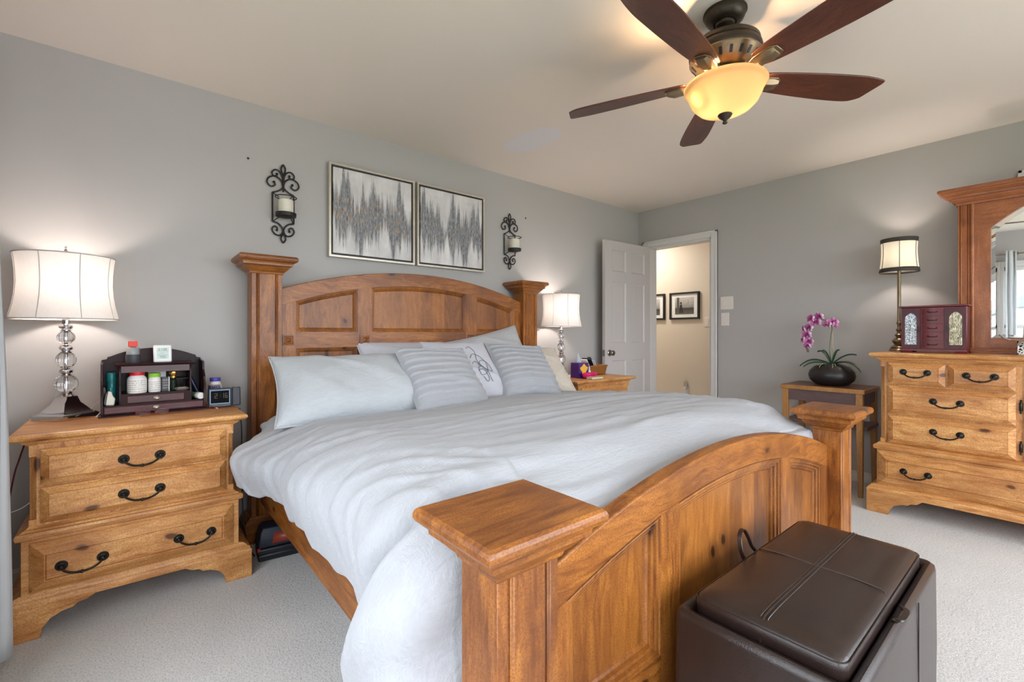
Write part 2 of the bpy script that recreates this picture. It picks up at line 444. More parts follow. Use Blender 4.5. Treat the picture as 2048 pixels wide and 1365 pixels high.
b.box(XW, WIN_S[0], YS - 0.15, YS, 0, ZC).box(WIN_S[1], XE, YS - 0.15, YS, 0, ZC)
b.box(WIN_S[0], WIN_S[1], YS - 0.15, YS, 0, SZ0).box(WIN_S[0], WIN_S[1], YS - 0.15, YS, SZ1, ZC)
struct('wall_south', b, WALL)
# the hall beyond the door
struct('wall_hall_far', MB().box(5.40, 5.52, 0.8, 5.2, 0, ZC), HALLW)
struct('wall_hall_end', MB().box(XE + 0.12, 5.40, 5.05, 5.2, 0, ZC), HALLW)
struct('wall_hall_near', MB().box(XE + 0.12, 5.40, 0.8, 0.9, 0, ZC), HALLW)
struct('wall_hall_side', MB().box(XE, XE + 0.12, YN + 0.12, 5.2, 0, ZC), HALLW)
# baseboards
def baseboard(name, x0, x1, y0, y1, px=0, py=0):
    b = MB().box(x0, x1, y0, y1, 0, 0.068)
    b.box(x0 + (0.004 if px > 0 else 0), x1 - (0.004 if px < 0 else 0), y0 + (0.004 if py > 0 else 0), y1 - (0.004 if py < 0 else 0), 0.068, 0.08)
    struct(name, b, TRIMW, bevel=0.003)
baseboard('baseboard_east', XE - 0.014, XE, 0.20, dy0 - 0.065, 1)
baseboard('baseboard_north', XW, XE - 0.014, YN - 0.014, YN, 0, 1)
baseboard('baseboard_west', XW, XW + 0.014, YS, YN - 0.014, -1)
baseboard('baseboard_hall', 5.386, 5.40, 0.9, 5.05, 1)
# door casing
def casing(name, ya, yb, zt, wd=0.062):
    b = MB()
    for (a, c) in ((ya - wd, ya), (yb, yb + wd)):
        b.box(XE - 0.016, XE, a, c, 0, zt + wd)
        b.box(XE - 0.020, XE, a if a < ya else c - 0.02, a + 0.02 if a < ya else c, 0, zt + wd)
    b.box(XE - 0.016, XE, ya, yb, zt, zt + wd).box(XE - 0.020, XE, ya - wd, yb + wd, zt + wd - 0.02, zt + wd)
    return struct(name, b, TRIMW, bevel=0.003)
casing('trim_1', dy0, dy1, dz)
b = MB()
b.box(XE - 0.002, XE + 0.122, dy0, dy0 + 0.018, 0, dz).box(XE - 0.002, XE + 0.122, dy1 - 0.018, dy1, 0, dz).box(XE - 0.002, XE + 0.122, dy0, dy1, dz - 0.018, dz)
b.box(XE + 0.04, XE + 0.075, dy0 + 0.018, dy0 + 0.028, 0, dz)
jamb = struct('trim_2', b, TRIMW, bevel=0.002)
MB().box(XE + 0.012, XE + 0.040, dy0 + 0.0175, dy0 + 0.020, 0.90, 0.965).build('strike_plate', NICKEL, jamb)
casing('trim_3', -0.62, 0.125, dz + 0.03)                       # casing of the closed door behind the dresser
struct('door_2', MB().box(XE - 0.008, XE, -0.62, 0.125, 0.01, dz + 0.03), DOORW)
# windows
def window(name, horiz, a, b_, pos, inward, WZ0=WZ0, WZ1=WZ1):
    def bx(m, a0, a1, d0, d1, z0, z1):
        if horiz == 'y': m.box(min(pos + d0 * inward, pos + d1 * inward), max(pos + d0 * inward, pos + d1 * inward), a0, a1, z0, z1)
        else: m.box(a0, a1, min(pos + d0 * inward, pos + d1 * inward), max(pos + d0 * inward, pos + d1 * inward), z0, z1)
    m = MB()
    for (p, q) in ((a, a + 0.05), (b_ - 0.05, b_)): bx(m, p, q, -0.11, -0.03, WZ0, WZ1)
    for z in ((WZ0, WZ0 + 0.05), (WZ1 - 0.05, WZ1), ((WZ0 + WZ1) / 2 - 0.025, (WZ0 + WZ1) / 2 + 0.025)): bx(m, a, b_, -0.11, -0.03, *z)
    c = (a + b_) / 2; bx(m, c - 0.012, c + 0.012, -0.09, -0.06, WZ0, WZ1)
    o = struct(name, m, TRIMW, bevel=0.003)
    m = MB()
    for (p, q) in ((a - 0.030, a), (b_, b_ + 0.030)): bx(m, p, q, 0, 0.016, WZ0, WZ1 + 0.07)
    bx(m, a, b_, 0, 0.016, WZ1, WZ1 + 0.07)
    m.build('window_casing', TRIMW, o, bevel=0.003)
    m = MB(); bx(m, a - 0.09, b_ + 0.09, -0.03, 0.04, WZ0 - 0.03, WZ0); m.build('window_sill', TRIMW, o, bevel=0.004)
    m = MB(); bx(m, a + 0.04, b_ - 0.04, -0.076, -0.072, WZ0 + 0.04, WZ1 - 0.04); m.build('window_pane', PANE, o)
window('window_1', 'y', WIN_W[0][0], WIN_W[0][1], XW, 1)
window('window_2', 'y', WIN_W[1][0], WIN_W[1][1], XW, 1)
window('window_3', 'x', WIN_S[0], WIN_S[1], YS, 1, SZ0, SZ1)

# open six-panel door, hinged by the corner; leaf local: x along the leaf from the hinge, front -y
dr = bpy.data.objects.new('door_1', None); COL.objects.link(dr); dr['kind'] = 'structure'
DW = 0.715
dr.location = (4.226, 2.842, 0); dr.rotation_euler = (0, 0, PI - math.atan2(0.022, DW))
def door_leaf():
    m = MB(); L, T, z0, z1 = DW, 0.035, 0.012, 2.035
    c0, c1 = 0.095, L - 0.105; mid = (c0 + c1) / 2
    cols = [(c0, mid - 0.045), (mid + 0.045, c1)]
    rows = [(0.24, 0.86), (1.03, 1.635), (1.735, 1.95)]
    xs = [0, cols[0][0], cols[0][1], cols[1][0], cols[1][1], L]
    zs = [z0, rows[0][0], rows[0][1], rows[1][0], rows[1][1], rows[2][0], rows[2][1], z1]
    prof = [(0, 0), (0.012, 0.009), (0.022, 0.009), (0.045, 0.002), (0.047, 0.002)]
    for side in (0, 1):
        y = 0 if side == 0 else T
        for i in range(5):
            for j in range(7):
                if i in (1, 3) and j in (1, 3, 5):
                    p = prof if side == 0 else [(a, -d) for a, d in prof]
                    m.panel(xs[i], xs[i + 1], zs[j], zs[j + 1], y, p)
                else:
                    m.add([(xs[i], y, zs[j]), (xs[i + 1], y, zs[j]), (xs[i + 1], y, zs[j + 1]), (xs[i], y, zs[j + 1])], [(0, 1, 2, 3)])
    for a in (0, L): m.add([(a, 0, z0), (a, T, z0), (a, T, z1), (a, 0, z1)], [(0, 1, 2, 3)])
    for z in (z0, z1): m.add([(0, 0, z), (L, 0, z), (L, T, z), (0, T, z)], [(0, 1, 2, 3)])
    return m
# leaf's local +x runs from hinge to free edge; rotated by ~180 deg its +y side faces the room
lf = door_leaf(); lf.build('door_leaf', DOORW, dr, angle=20)
for s in (1, -1):
    y0 = 0.035 if s > 0 else 0.0
    R = Matrix.Rotation(-PI / 2 * s, 3, 'X')
    prof = [(0.031, 0), (0.031, 0.004), (0.026, 0.009), (0.012, 0.012), (0.011, 0.022), (0.016, 0.027), (0.025, 0.034), (0.027, 0.043), (0.024, 0.051), (0.014, 0.056), (0.002, 0.057)]
    if s < 0: prof = [(r, z * 0.75) for r, z in prof]
    MB().lathe(prof, 24, (DW - 0.065, y0, 0.935), rot=R).build('door_knob', NICKEL, dr)
MB().box(DW - 0.0005, DW + 0.0025, 0.006, 0.029, 0.905, 0.965).build('latch_plate', NICKEL, dr)
for z in (0.25, 1.0, 1.8): MB().lathe([(0.006, z), (0.006, z + 0.09)], 10, (-0.004, -0.003, 0)).build('hinge', NICKEL, dr)

# ================================================================ wall fittings
def wall_east_thing(name, label, cat, y, z, x=XE, group=None):
    return thing(name, label, cat, (x, y, z), -PI / 2, group)     # local -y points into the room (-x)
def switch(label, y, z, gangs, x=XE):
    wd = 0.075 if gangs == 1 else 0.119
    t = wall_east_thing('light_switch', label, 'light switch', y, z, x)
    MB().box(-wd / 2, wd / 2, -0.006, -0.0005, -0.06, 0.06).build('cover_plate', SWITCH, t, bevel=0.003)
    for k in range(gangs):
        c = (k - (gangs - 1) / 2) * 0.046
        MB().box(c - 0.017, c + 0.017, -0.0085, -0.006, -0.034, 0.034).build('rocker', SWITCH, t, bevel=0.0015)
    return t
switch('double rocker light switch on grey wall right of the doorway, upper plate', 1.997, 1.407, 2)
switch('single rocker light switch on grey wall, just under the double switch', 2.013, 1.257, 1)
switch('single beige light switch on the hall wall seen through doorway', 2.778, 1.266, 1, 5.40)
t = wall_east_thing('wall_outlet', 'white duplex outlet low on the hall wall beyond the doorway', 'outlet', 3.055, 0.395, 5.40)
MB().box(-0.036, 0.036, -0.006, -0.0005, -0.058, 0.058).build('cover_plate', PLASW, t, bevel=0.003)
for z in (-0.022, 0.022): MB().lathe([(0.016, 0), (0.016, 0.003)], 16, (0, -0.006, z), rot=Matrix.Rotation(PI / 2, 3, 'X')).build('socket', PLASW, t)
t = wall_east_thing('plug_in_night_light', 'small clear plug-in night light in the upper socket of the hall outlet', 'night light', 3.055, 0.45, 5.40)
MB().box(-0.02, 0.02, -0.045, -0.007, -0.03, 0.01).build('body', PLASW, t, bevel=0.006)
MB().lathe([(0.018, 0), (0.02, 0.03), (0.018, 0.06), (0.012, 0.066)], 14, (0, -0.028, 0.008)).build('lens', glass('frosted_lens', (0.95, 0.93, 0.9, 1), 0.3), t)
# hall photographs
def photo_mat(seed):
    t = NT('grey_photo_print'); P = t.obj(); s = t.node('SeparateXYZ'); t.link(P, s.inputs[0])
    base = t.ramp(t.math('MULTIPLY_ADD', s.outputs[2], 4.2, 0.5), [(0.10, srgb(96, 94, 92)), (0.36, srgb(58, 57, 56)), (0.42, srgb(150, 148, 146)), (1.0, srgb(214, 210, 206))])
    br = t.noise(t.map(P, (60, 0, 42), (seed, 0, 0)), 1.0, 5, 0.7, 1.5)
    return t.set(t.mix(t.math('MULTIPLY', t.ramp(br, [(0.56, (0, 0, 0, 1)), (0.62, (1, 1, 1, 1))]), 0.5), base, srgb(70, 68, 66)), 0.3)
PHD = flat('photo_dark', srgb(36, 35, 35)); PHM = flat('photo_mid', srgb(86, 84, 82))
def hall_photo(label, yc, trunk, fig):
    t = wall_east_thing('framed_photograph', label, 'framed photograph', yc, 1.478, 5.40, 'framed photographs on the hall wall')
    hw, hh = 0.202, 0.171
    m = MB()
    m.loft([[(-a, y, -b), (a, y, -b), (a, y, b), (-a, y, b)] for a, b, y in ((hw, hh, -0.001), (hw, hh, -0.028), (hw - 0.022, hh - 0.022, -0.028), (hw - 0.022, hh - 0.022, -0.010))], False, False)
    m.build('frame', BLACK, t, bevel=0.002)
    MB().box(-hw + 0.02, hw - 0.02, -0.012, -0.004, -hh + 0.02, hh - 0.02).build('mat_board', MATW, t)
    pr = MB().box(-0.128, 0.128, -0.0135, -0.012, -0.108, 0.108).build('photo_print', photo_mat(trunk * 7 + 2), t)
    m = MB(); m.box(trunk - 0.016, trunk + 0.016, -0.0145, -0.0135, -0.07, 0.108); m.build('tree_trunk', PHM, pr)
    m = MB(); m.prism([(fig - 0.02, -0.095), (fig - 0.004, -0.09), (fig, -0.03), (fig + 0.012, -0.09), (fig + 0.03, -0.092), (fig + 0.016, -0.02), (fig + 0.014, 0.012), (fig + 0.004, 0.022), (fig - 0.014, 0.010), (fig - 0.016, -0.03)], -0.0150, -0.0140)
    m.lathe([(0.013, -0.0150), (0.013, -0.0140)], 12, (fig, 0, 0.036), rot=Matrix(((1, 0, 0), (0, 0, 1), (0, 1, 0))))
    m.build('silhouette', PHD, pr)
hall_photo('black framed grey photograph on hall wall, fully visible in the doorway', 3.079, -0.085, -0.045)
hall_photo('black framed grey photograph on hall wall, half hidden behind door edge', 3.555, -0.01, 0.03)

# nails left in the wall
for x, z, lab in ((0.507, 2.119, 'tiny nail in grey wall, left of the left candle sconce'), (2.608, 2.117, 'tiny nail in grey wall, right of the right candle sconce')):
    tag(MB().lathe([(0.006, 0), (0.006, 0.004), (0.003, 0.007)], 10, (x, YN - 0.0005, z), rot=Matrix.Rotation(PI / 2, 3, 'X')).build('wall_nail', IRON), lab, 'nail', 'nails in the bedroom wall')

# ---- paintings
def canvas(label, x0, x1, seed, gold):
    z0, z1 = 1.606, 2.200
    cx, cz = (x0 + x1) / 2, (z0 + z1) / 2
    t = thing('framed_painting', label, 'painting', (cx, YN, cz), 0, 'pair of abstract paintings')
    hw, hh = (x1 - x0) / 2, (z1 - z0) / 2
    m = MB()
    m.loft([[(-a, y, -b), (a, y, -b), (a, y, b), (-a, y, b)] for a, b, y in ((hw, hh, -0.002), (hw, hh, -0.038), (hw - 0.014, hh - 0.014, -0.038), (hw - 0.014, hh - 0.014, -0.010))], False, False)
    m.build('frame', CHAMP, t, bevel=0.0015)
    MB().box(-hw + 0.012, hw - 0.012, -0.014, -0.004, -hh + 0.012, hh - 0.012).build('backing', BLACK, t)
    MB().box(-hw + 0.026, hw - 0.026, -0.034, -0.014, -hh + 0.026, hh - 0.026).build('canvas', painting('abstract_grey_paint', seed, gold), t, bevel=0.003)
canvas('left abstract painting of dark grey and gold streaks in champagne frame', 0.945, 1.537, 0.7, 1.0)
canvas('right abstract painting of grey streaks with little gold in champagne frame', 1.556, 2.148, 8.3, 0.3)

# ---- candle sconces
def spiral(cx, cz, r0, r1, a0, turns, n=26):
    return [(cx + (r0 + (r1 - r0) * k / n) * math.cos(a0 + turns * 2 * PI * k / n), 0, cz + (r0 + (r1 - r0) * k / n) * math.sin(a0 + turns * 2 * PI * k / n)) for k in range(n + 1)]
def sconce(label, x):
    t = thing('candle_sconce', label, 'candle sconce', (x, YN - 0.014, 1.89), 0, 'wrought iron candle sconces')
    H = 0.232
    m = MB(); R = 0.0045
    for s in (-1, 1):
        def sx(p): return [(s * q[0], q[1], q[2]) for q in p]
        # upper finial loop, small scroll, large scroll
        m.tube(sx(spline([(0.0, 0, H), (0.011, 0, H - 0.022), (0.009, 0, H - 0.045), (0.002, 0, H - 0.065)], 6)), R, 6)
        m.tube(sx(spline([(0.002, 0, 0.125), (0.004, 0, 0.155), (0.018, 0, 0.185), (0.042, 0, 0.194), (0.060, 0, 0.176), (0.054, 0, 0.156), (0.036, 0, 0.158), (0.034, 0, 0.170)], 6)), R, 6)
        m.tube(sx(spline([(0.058, 0, 0.058), (0.030, 0, 0.070), (0.006, 0, 0.090), (0.003, 0, 0.112), (0.014, 0, 0.138), (0.045, 0, 0.156), (0.078, 0, 0.140), (0.086, 0, 0.112), (0.066, 0, 0.092), (0.044, 0, 0.104), (0.050, 0, 0.120)], 7)), R, 6)
        m.tube(sx([(0.058, 0, 0.058), (0.058, 0, -0.112)]), R, 6)
        m.tube(sx(spline([(0.058, 0, -0.112), (0.030, 0, -0.118), (0.008, 0, -0.140), (0.003, 0, -0.165), (0.018, 0, -0.188), (0.044, 0, -0.184), (0.060, 0, -0.160), (0.048, 0, -0.138), (0.032, 0, -0.146), (0.034, 0, -0.160)], 7)), R, 6)
        m.tube(sx(spline([(0.0, 0, -H), (0.013, 0, -H + 0.024), (0.003, 0, -H + 0.056)], 6)), R, 6)
        m.sphere((s * 0.034, 0, 0.170), 0.007, 8, 6).sphere((s * 0.050, 0, 0.120), 0.008, 8, 6).sphere((s * 0.034, 0, -0.160), 0.007, 8, 6)
        # arms to the ring and cup
        m.tube([(s * 0.055, 0, 0.056), (s * 0.030, -0.03, 0.028)], 0.003, 6)
        m.tube([(s * 0.055, 0, -0.110), (s * 0.025, -0.05, -0.086)], 0.003, 6)
    m.tube([(0, 0, 0.18), (0, 0, 0.07)], 0.004, 6)
    m.build('scroll_frame', IRON, t)
    ring = [(0.056 * math.cos(2 * PI * k / 28), -0.062 + 0.056 * math.sin(2 * PI * k / 28), 0.024) for k in range(28)]
    MB().tube(ring, 0.003, 6, True).build('ring', IRON, t)
    MB().lathe([(0.03, -0.094), (0.054, -0.088), (0.056, -0.068), (0.050, -0.068), (0.050, -0.072)], 28, (0, -0.062, 0)).build('candle_cup', IRON, t)
    MB().lathe([(0.052, -0.071), (0.052, 0.020)], 28, (0, -0.062, 0), False, False).build('glass_cylinder', PANE, t)
    cd = thing('pillar_candle', label.replace('black scrolled iron sconce', 'ivory pillar candle in iron sconce'), 'candle', (x, YN - 0.076, 1.8195), 0, 'pillar candles in the sconces')
    MB().lathe([(0.038, 0), (0.040, 0.004), (0.040, 0.076), (0.036, 0.080), (0.001, 0.078)], 24).build('wax', WAX, cd)
    MB().tube([(0, 0, 0.077), (0.002, 0, 0.088)], 0.001, 5).build('wick', BLACK, cd)
sconce('black scrolled iron sconce left of the two paintings', 0.688)
sconce('black scrolled iron sconce right of the two paintings', 2.421)

# ================================================================ BED
BX0, BX1 = 0.492, 2.575                                         # outer faces of the posts
PW, PDP = 0.151, 0.113
YF, YB = 0.634, 2.895                                           # front of the foot posts, back of the head posts
BC = (BX0 + BX1) / 2
bed = thing('panel_bed', 'king size honey pine bed with arched panelled headboard and square posts', 'bed', (BC, 0, 0))
XB = Matrix.Translation((-BC, 0, 0))
def post(xc, y0, h, plinth):
    yc = y0 + PDP / 2; a, bb = PW / 2, PDP / 2
    g = 0.006
    fr = [(-a, -bb)]
    for c in (-0.052, 0.040):
        fr += [(c, -bb), (c + 0.001, -bb + g), (c + 0.005, -bb + g), (c + 0.006, -bb - 0.001), (c + 0.010, -bb - 0.001), (c + 0.012, -bb + 0.003), (c + 0.014, -bb)]
    fr += [(a, -bb), (a, bb), (-a, bb)]
    m = MB(XB @ Matrix.Translation((xc, yc, 0)))
    m.prism(fr, plinth and 0.13 or 0.0, h - 0.07, 'xy')
    p = m.build('bed_post', B_Z, bed, bevel=0.002, seg=1)
    m = MB(XB @ Matrix.Translation((xc, yc, 0)))
    H = h
    m.rect([(a + o, bb + o, H + dz) for o, dz in ((0.002, -0.098), (0.006, -0.094), (0.008, -0.086), (0.018, -0.078), (0.030, -0.064), (0.034, -0.056), (0.046, -0.052), (0.047, -0.042), (0.050, -0.034), (0.058, -0.032), (0.066, -0.027), (0.069, -0.020), (0.069, -0.012), (0.066, -0.005), (0.060, 0))])
    m.build('post_cap', B_X, p, angle=14)
    if plinth:
        m = MB(XB @ Matrix.Translation((xc, yc, 0)))
        m.rect([(a + o, bb + o * 0.6, z) for o, z in ((0.036, 0), (0.036, 0.098), (0.028, 0.104), (0.026, 0.116), (0.014, 0.126), (0.010, 0.134), (0.001, 0.136))])
        m.build('post_plinth', B_X, p, angle=14)
for xc in (BX0 + PW / 2, BX1 - PW / 2):
    post(xc, YF, 0.781, False)
    post(xc, YB - PDP, 1.545, True)
XI0, XI1 = BX0 + PW, BX1 - PW                                   # inner faces of the posts
XM = BC
def arch(zc, drop, hw=(XI1 - XI0) / 2):
    R = (hw * hw + drop * drop) / (2 * drop)
    return lambda x: zc - R + math.sqrt(max(0, R * R - (x - XM) ** 2))
def frame_board(name, y0, y1, ztop, drop, railw, zbot, rows, stiles, mould_rows, parent, rosz=None, lowrail=None, ms=1.0):
    """arched head/foot board: arch rail, stiles, cross rails, panels. rows: (z0, z1 or None for the arch)."""
    top = arch(ztop, drop); und = lambda x: top(x) - railw - 0.010 * ((x - XM) / 0.9) ** 2
    N = 40
    xs = [XI0 - 0.004 + (XI1 - XI0 + 0.008) * k / N for k in range(N + 1)]
    m = MB(XB); m.prism([(x, top(x)) for x in xs] + [(x, und(x)) for x in reversed(xs)], y0, y1)
    hb = m.build(name, B_X, parent, bevel=0.004, seg=2)
    for (a, c) in stiles:
        m = MB(XB); xx = [a, (a + c) / 2, c]
        m.prism([(a, zbot), (c, zbot)] + [(x, und(x) + 0.004) for x in reversed(xx)], y0 + 0.0005, y1 - 0.0005)
        m.build('stile', B_Z, hb)
    prev = None
    gaps = [(stiles[i][1], stiles[i + 1][0]) for i in range(len(stiles) - 1)]
    for (r0, r1) in (lowrail or []):
        for (a, c) in gaps: MB(XB).box(a, c, y0 + 0.0005, y1 - 0.0005, r0, r1).build('cross_rail', B_X, hb)
    prof = [(a * ms, d * (0.6 + 0.4 * ms)) for a, d in [(0, 0.0008), (0.002, 0.0008), (0.003, 0.004), (0.005, 0.003), (0.009, 0.004), (0.010, 0.009), (0.013, 0.008), (0.017, 0.010), (0.018, 0.015), (0.021, 0.014), (0.024, 0.017), (0.026, 0.022), (0.028, 0.022)]]
    for (z0, z1) in rows:
        for (a, c) in gaps:
            m = MB(XB)
            m.panel(a, c, z0, und if z1 is None else z1, y0, prof, 16 if z1 is None else 1)
            m.build('panel', B_P, hb, angle=14)
    if rosz:
        for (a, c) in stiles:
            x = (a + c) / 2; s = 0.030
            m = MB(XB)
            m.loft([[(x - q, y, rosz - q), (x + q, y, rosz - q), (x + q, y, rosz + q), (x - q, y, rosz + q)] for q, y in ((s, y0 + 0.001), (s, y0 - 0.006), (s - 0.006, y0 - 0.007), (s - 0.010, y0 - 0.003), (0.016, y0 - 0.004), (0.002, y0 - 0.014))], False, True)
            m.build('rosette_block', B_X, hb, angle=20)
    return hb
ST = [(XI0, 0.722), (1.085, 1.173), (1.895, 1.983), (2.345, XI1)]
frame_board('headboard', 2.818, 2.868, 1.527, 0.150, 0.090, 0.22,
            [(1.131, None), (0.72, 1.040)], ST, None, bed, rosz=1.085, lowrail=[(1.040, 1.131), (0.60, 0.72), (0.22, 0.34)])
frame_board('footboard', 0.686, 0.732, 0.765, 0.150, 0.092, 0.16,
            [(0.262, None)], ST, None, bed, lowrail=[(0.16, 0.262)], ms=1.75)
for x0 in (0.535, BX1 - 0.535 + BX0 - 0.028):
    m = MB(XB).box(x0, x0 + 0.028, YF + PDP - 0.002, YB - PDP + 0.002, 0.205, 0.40)
    m.build('side_rail', B_Y, bed, bevel=0.003)
# mattress
tag(MB().box(0.585, 2.482, 0.765, 2.775, 0.33, 0.69).build('mattress', SHEET, bevel=0.05, seg=4), 'white king mattress in the pine bed, under the duvet', 'mattress')

# duvet
def duvet():
    random.seed(3)
    def ztop(y):
        z = 0.715 + 0.056 * sstep(2.3, 1.4, y)
        z -= 0.10 * (1 - sstep(0.76, 1.06, y)) ** 1.6
        return z
    def side(y, left):
        zt = ztop(y)
        flap = (1 - sstep(0.94, 1.05, y)) if left else 0
        flapz = (1 - sstep(0.975, 1.055, y)) if left else 0
        xo = 0.425 - 0.075 * sstep(1.7, 2.25, y)
        zh = 0.475 + 0.012 * math.sin(y * 17) + 0.006 * math.sin(y * 41 + 1)
        zh = zh - 0.055 * sstep(1.45, 1.08, y)
        zh = zh + (0.06 - zh) * flapz
        xo -= 0.006 * flap
        xo -= 0.012 * math.sin(y * 9.0) * (1 - flap)
        xh = xo + 0.025 * (1 - flap) - 0.035 * flap * 0.4
        endin = 1 - sstep(0.752, 0.84, y)
        xo += 0.13 * endin * flap + 0.05 * endin * (1 - flap); xh += 0.15 * endin * flap + 0.05 * endin * (1 - flap)
        if y > 2.25:
            tt = sstep(2.25, 2.55, y); xo += 0.15 * tt; xh += 0.20 * tt; zh += 0.20 * tt
        hgt = zt - zh
        pts = [(0.78, 0, zt), (0.66, 0, zt - 0.004), (0.56, 0, zt - 0.030), (0.475 * 0.5 + (xo + 0.05) * 0.5, 0, zt - 0.075), (xo + 0.006, 0, zt - 0.075 - hgt * 0.16), (xo - 0.004, 0, zt - 0.075 - (hgt - 0.075) * 0.5), (xh, 0, zh)]
        return spline(pts, 9)                                    # inner -> hem, 55 points
    NY, NT_ = 190, 70
    rows = []
    y0, y1 = 0.752, 2.60
    for j in range(NY + 1):
        y = y0 + (y1 - y0) * j / NY
        L = side(y, True); Rr = side(y, False)
        row = [Vector((p.x, y, p.z)) for p in reversed(L)]
        xa, xb = 0.78, 2 * XM - 0.78
        for k in range(1, NT_):
            x = xa + (xb - xa) * k / NT_
            row.append(Vector((x, y, ztop(y) + 0.020 * (1 - ((x - XM) / (XM - xa)) ** 2))))
        row += [Vector((2 * XM - p.x, y, p.z)) for p in Rr]
        rows.append(row)
    n = len(rows[0])
    # wrinkles pushed along the surface normals
    out = []
    for j in range(NY + 1):
        rr = []
        for i in range(n):
            p = rows[j][i]
            du = rows[j][min(i + 1, n - 1)] - rows[j][max(i - 1, 0)]
            dv = rows[min(j + 1, NY)][i] - rows[max(j - 1, 0)][i]
            nn = du.cross(dv)
            if nn.length < 1e-9: nn = Vector((0, 0, 1))
            nn.normalize()
            s = i / (n - 1)
            arc = s * 3.2
            # folds run across the bed and swing towards the foot at the near side
            q = Vector((arc * 1.3, (p.y - 0.32 * math.exp(-((arc - 0.35) / 0.55) ** 2)) * 8.5, 0.0))
            q += Vector((0.6 * noise.noise(Vector((arc * 1.2, p.y * 1.5, 4))), 1.2 * noise.noise(Vector((arc * 1.5, p.y * 1.1, 9))), 0))
            f = 1 - abs(noise.noise(q)) * 2.0
            f = max(0.0, f); f = f * f * (3 - 2 * f)
            d = 0.010 * f * f * (0.35 + 0.9 * max(0, noise.noise(Vector((arc * 1.4, p.y * 1.6, 21))) + 0.4))
            d += 0.010 * noise.noise(Vector((arc * 1.6, p.y * 2.2, 2.0)))
            q2 = Vector((arc * 2.6, p.y * 19, 7.0)); d += 0.0050 * noise.noise(q2)
            q3 = Vector((arc * 6 + p.y * 5, p.y * 26 - arc * 4, 3.0)); d += 0.0030 * noise.noise(q3)
            drop = max(0, (0.60 - p.z) / 0.5)
            if drop > 0 and s < 0.5:                              # soft vertical folds in the hanging side
                d += drop * 0.010 * math.sin(p.y * 23 + 1.5 * math.sin(p.y * 7))
            fl = 1 - sstep(1.0, 1.1, p.y)
            if fl > 0 and s < 0.3:                                # slanting folds in the long corner flap
                d += fl * 0.012 * math.sin((p.y * 0.8 + p.z * 0.75) * 30 + 2 * noise.noise(p * 3))
            if s < 0.34: yy = p.y + 0.42 * (p.z - 0.42); d += (0.050 * (1 - sstep(1.008, 1.035, yy)) - 0.022 * math.exp(-((yy - 1.053) / 0.022) ** 2)) * sstep(0.34, 0.22, s) * sstep(0.76, 0.86, p.y)
            edge = min(1, j / 5.0, (NY - j) / 5.0)
            rr.append(tuple(p + nn * d * edge))
        out.append(rr)
    # the foot end turns down inside the footboard
    for dz in (0.05, 0.20):
        out.insert(0, [(p[0], 0.748, max(min(p[2], 0.40), p[2] - dz) if p[2] > 0.40 else p[2]) for p in out[0]])
    NY += 2
    m = MB()
    vs = [p for r in out for p in r]
    m.add(vs, [(j * n + i, j * n + i + 1, (j + 1) * n + i + 1, (j + 1) * n + i) for j in range(NY) for i in range(n - 1)])
    o = m.build('duvet', DUVET, angle=180, solid=0.018)
    md = o.modifiers.new('sub', 'SUBSURF'); md.levels = 1; md.render_levels = 1
    tag(o, 'rumpled white slub cotton duvet spread over the whole bed', 'duvet')
    # hem tape along the near edge
    hem = [Vector(out[j][0]) + Vector((0, 0, 0.004)) for j in range(2, NY + 1, 2)]
    MB().tube(hem, 0.010, 8).build('hem', DUVET, o)
duvet()

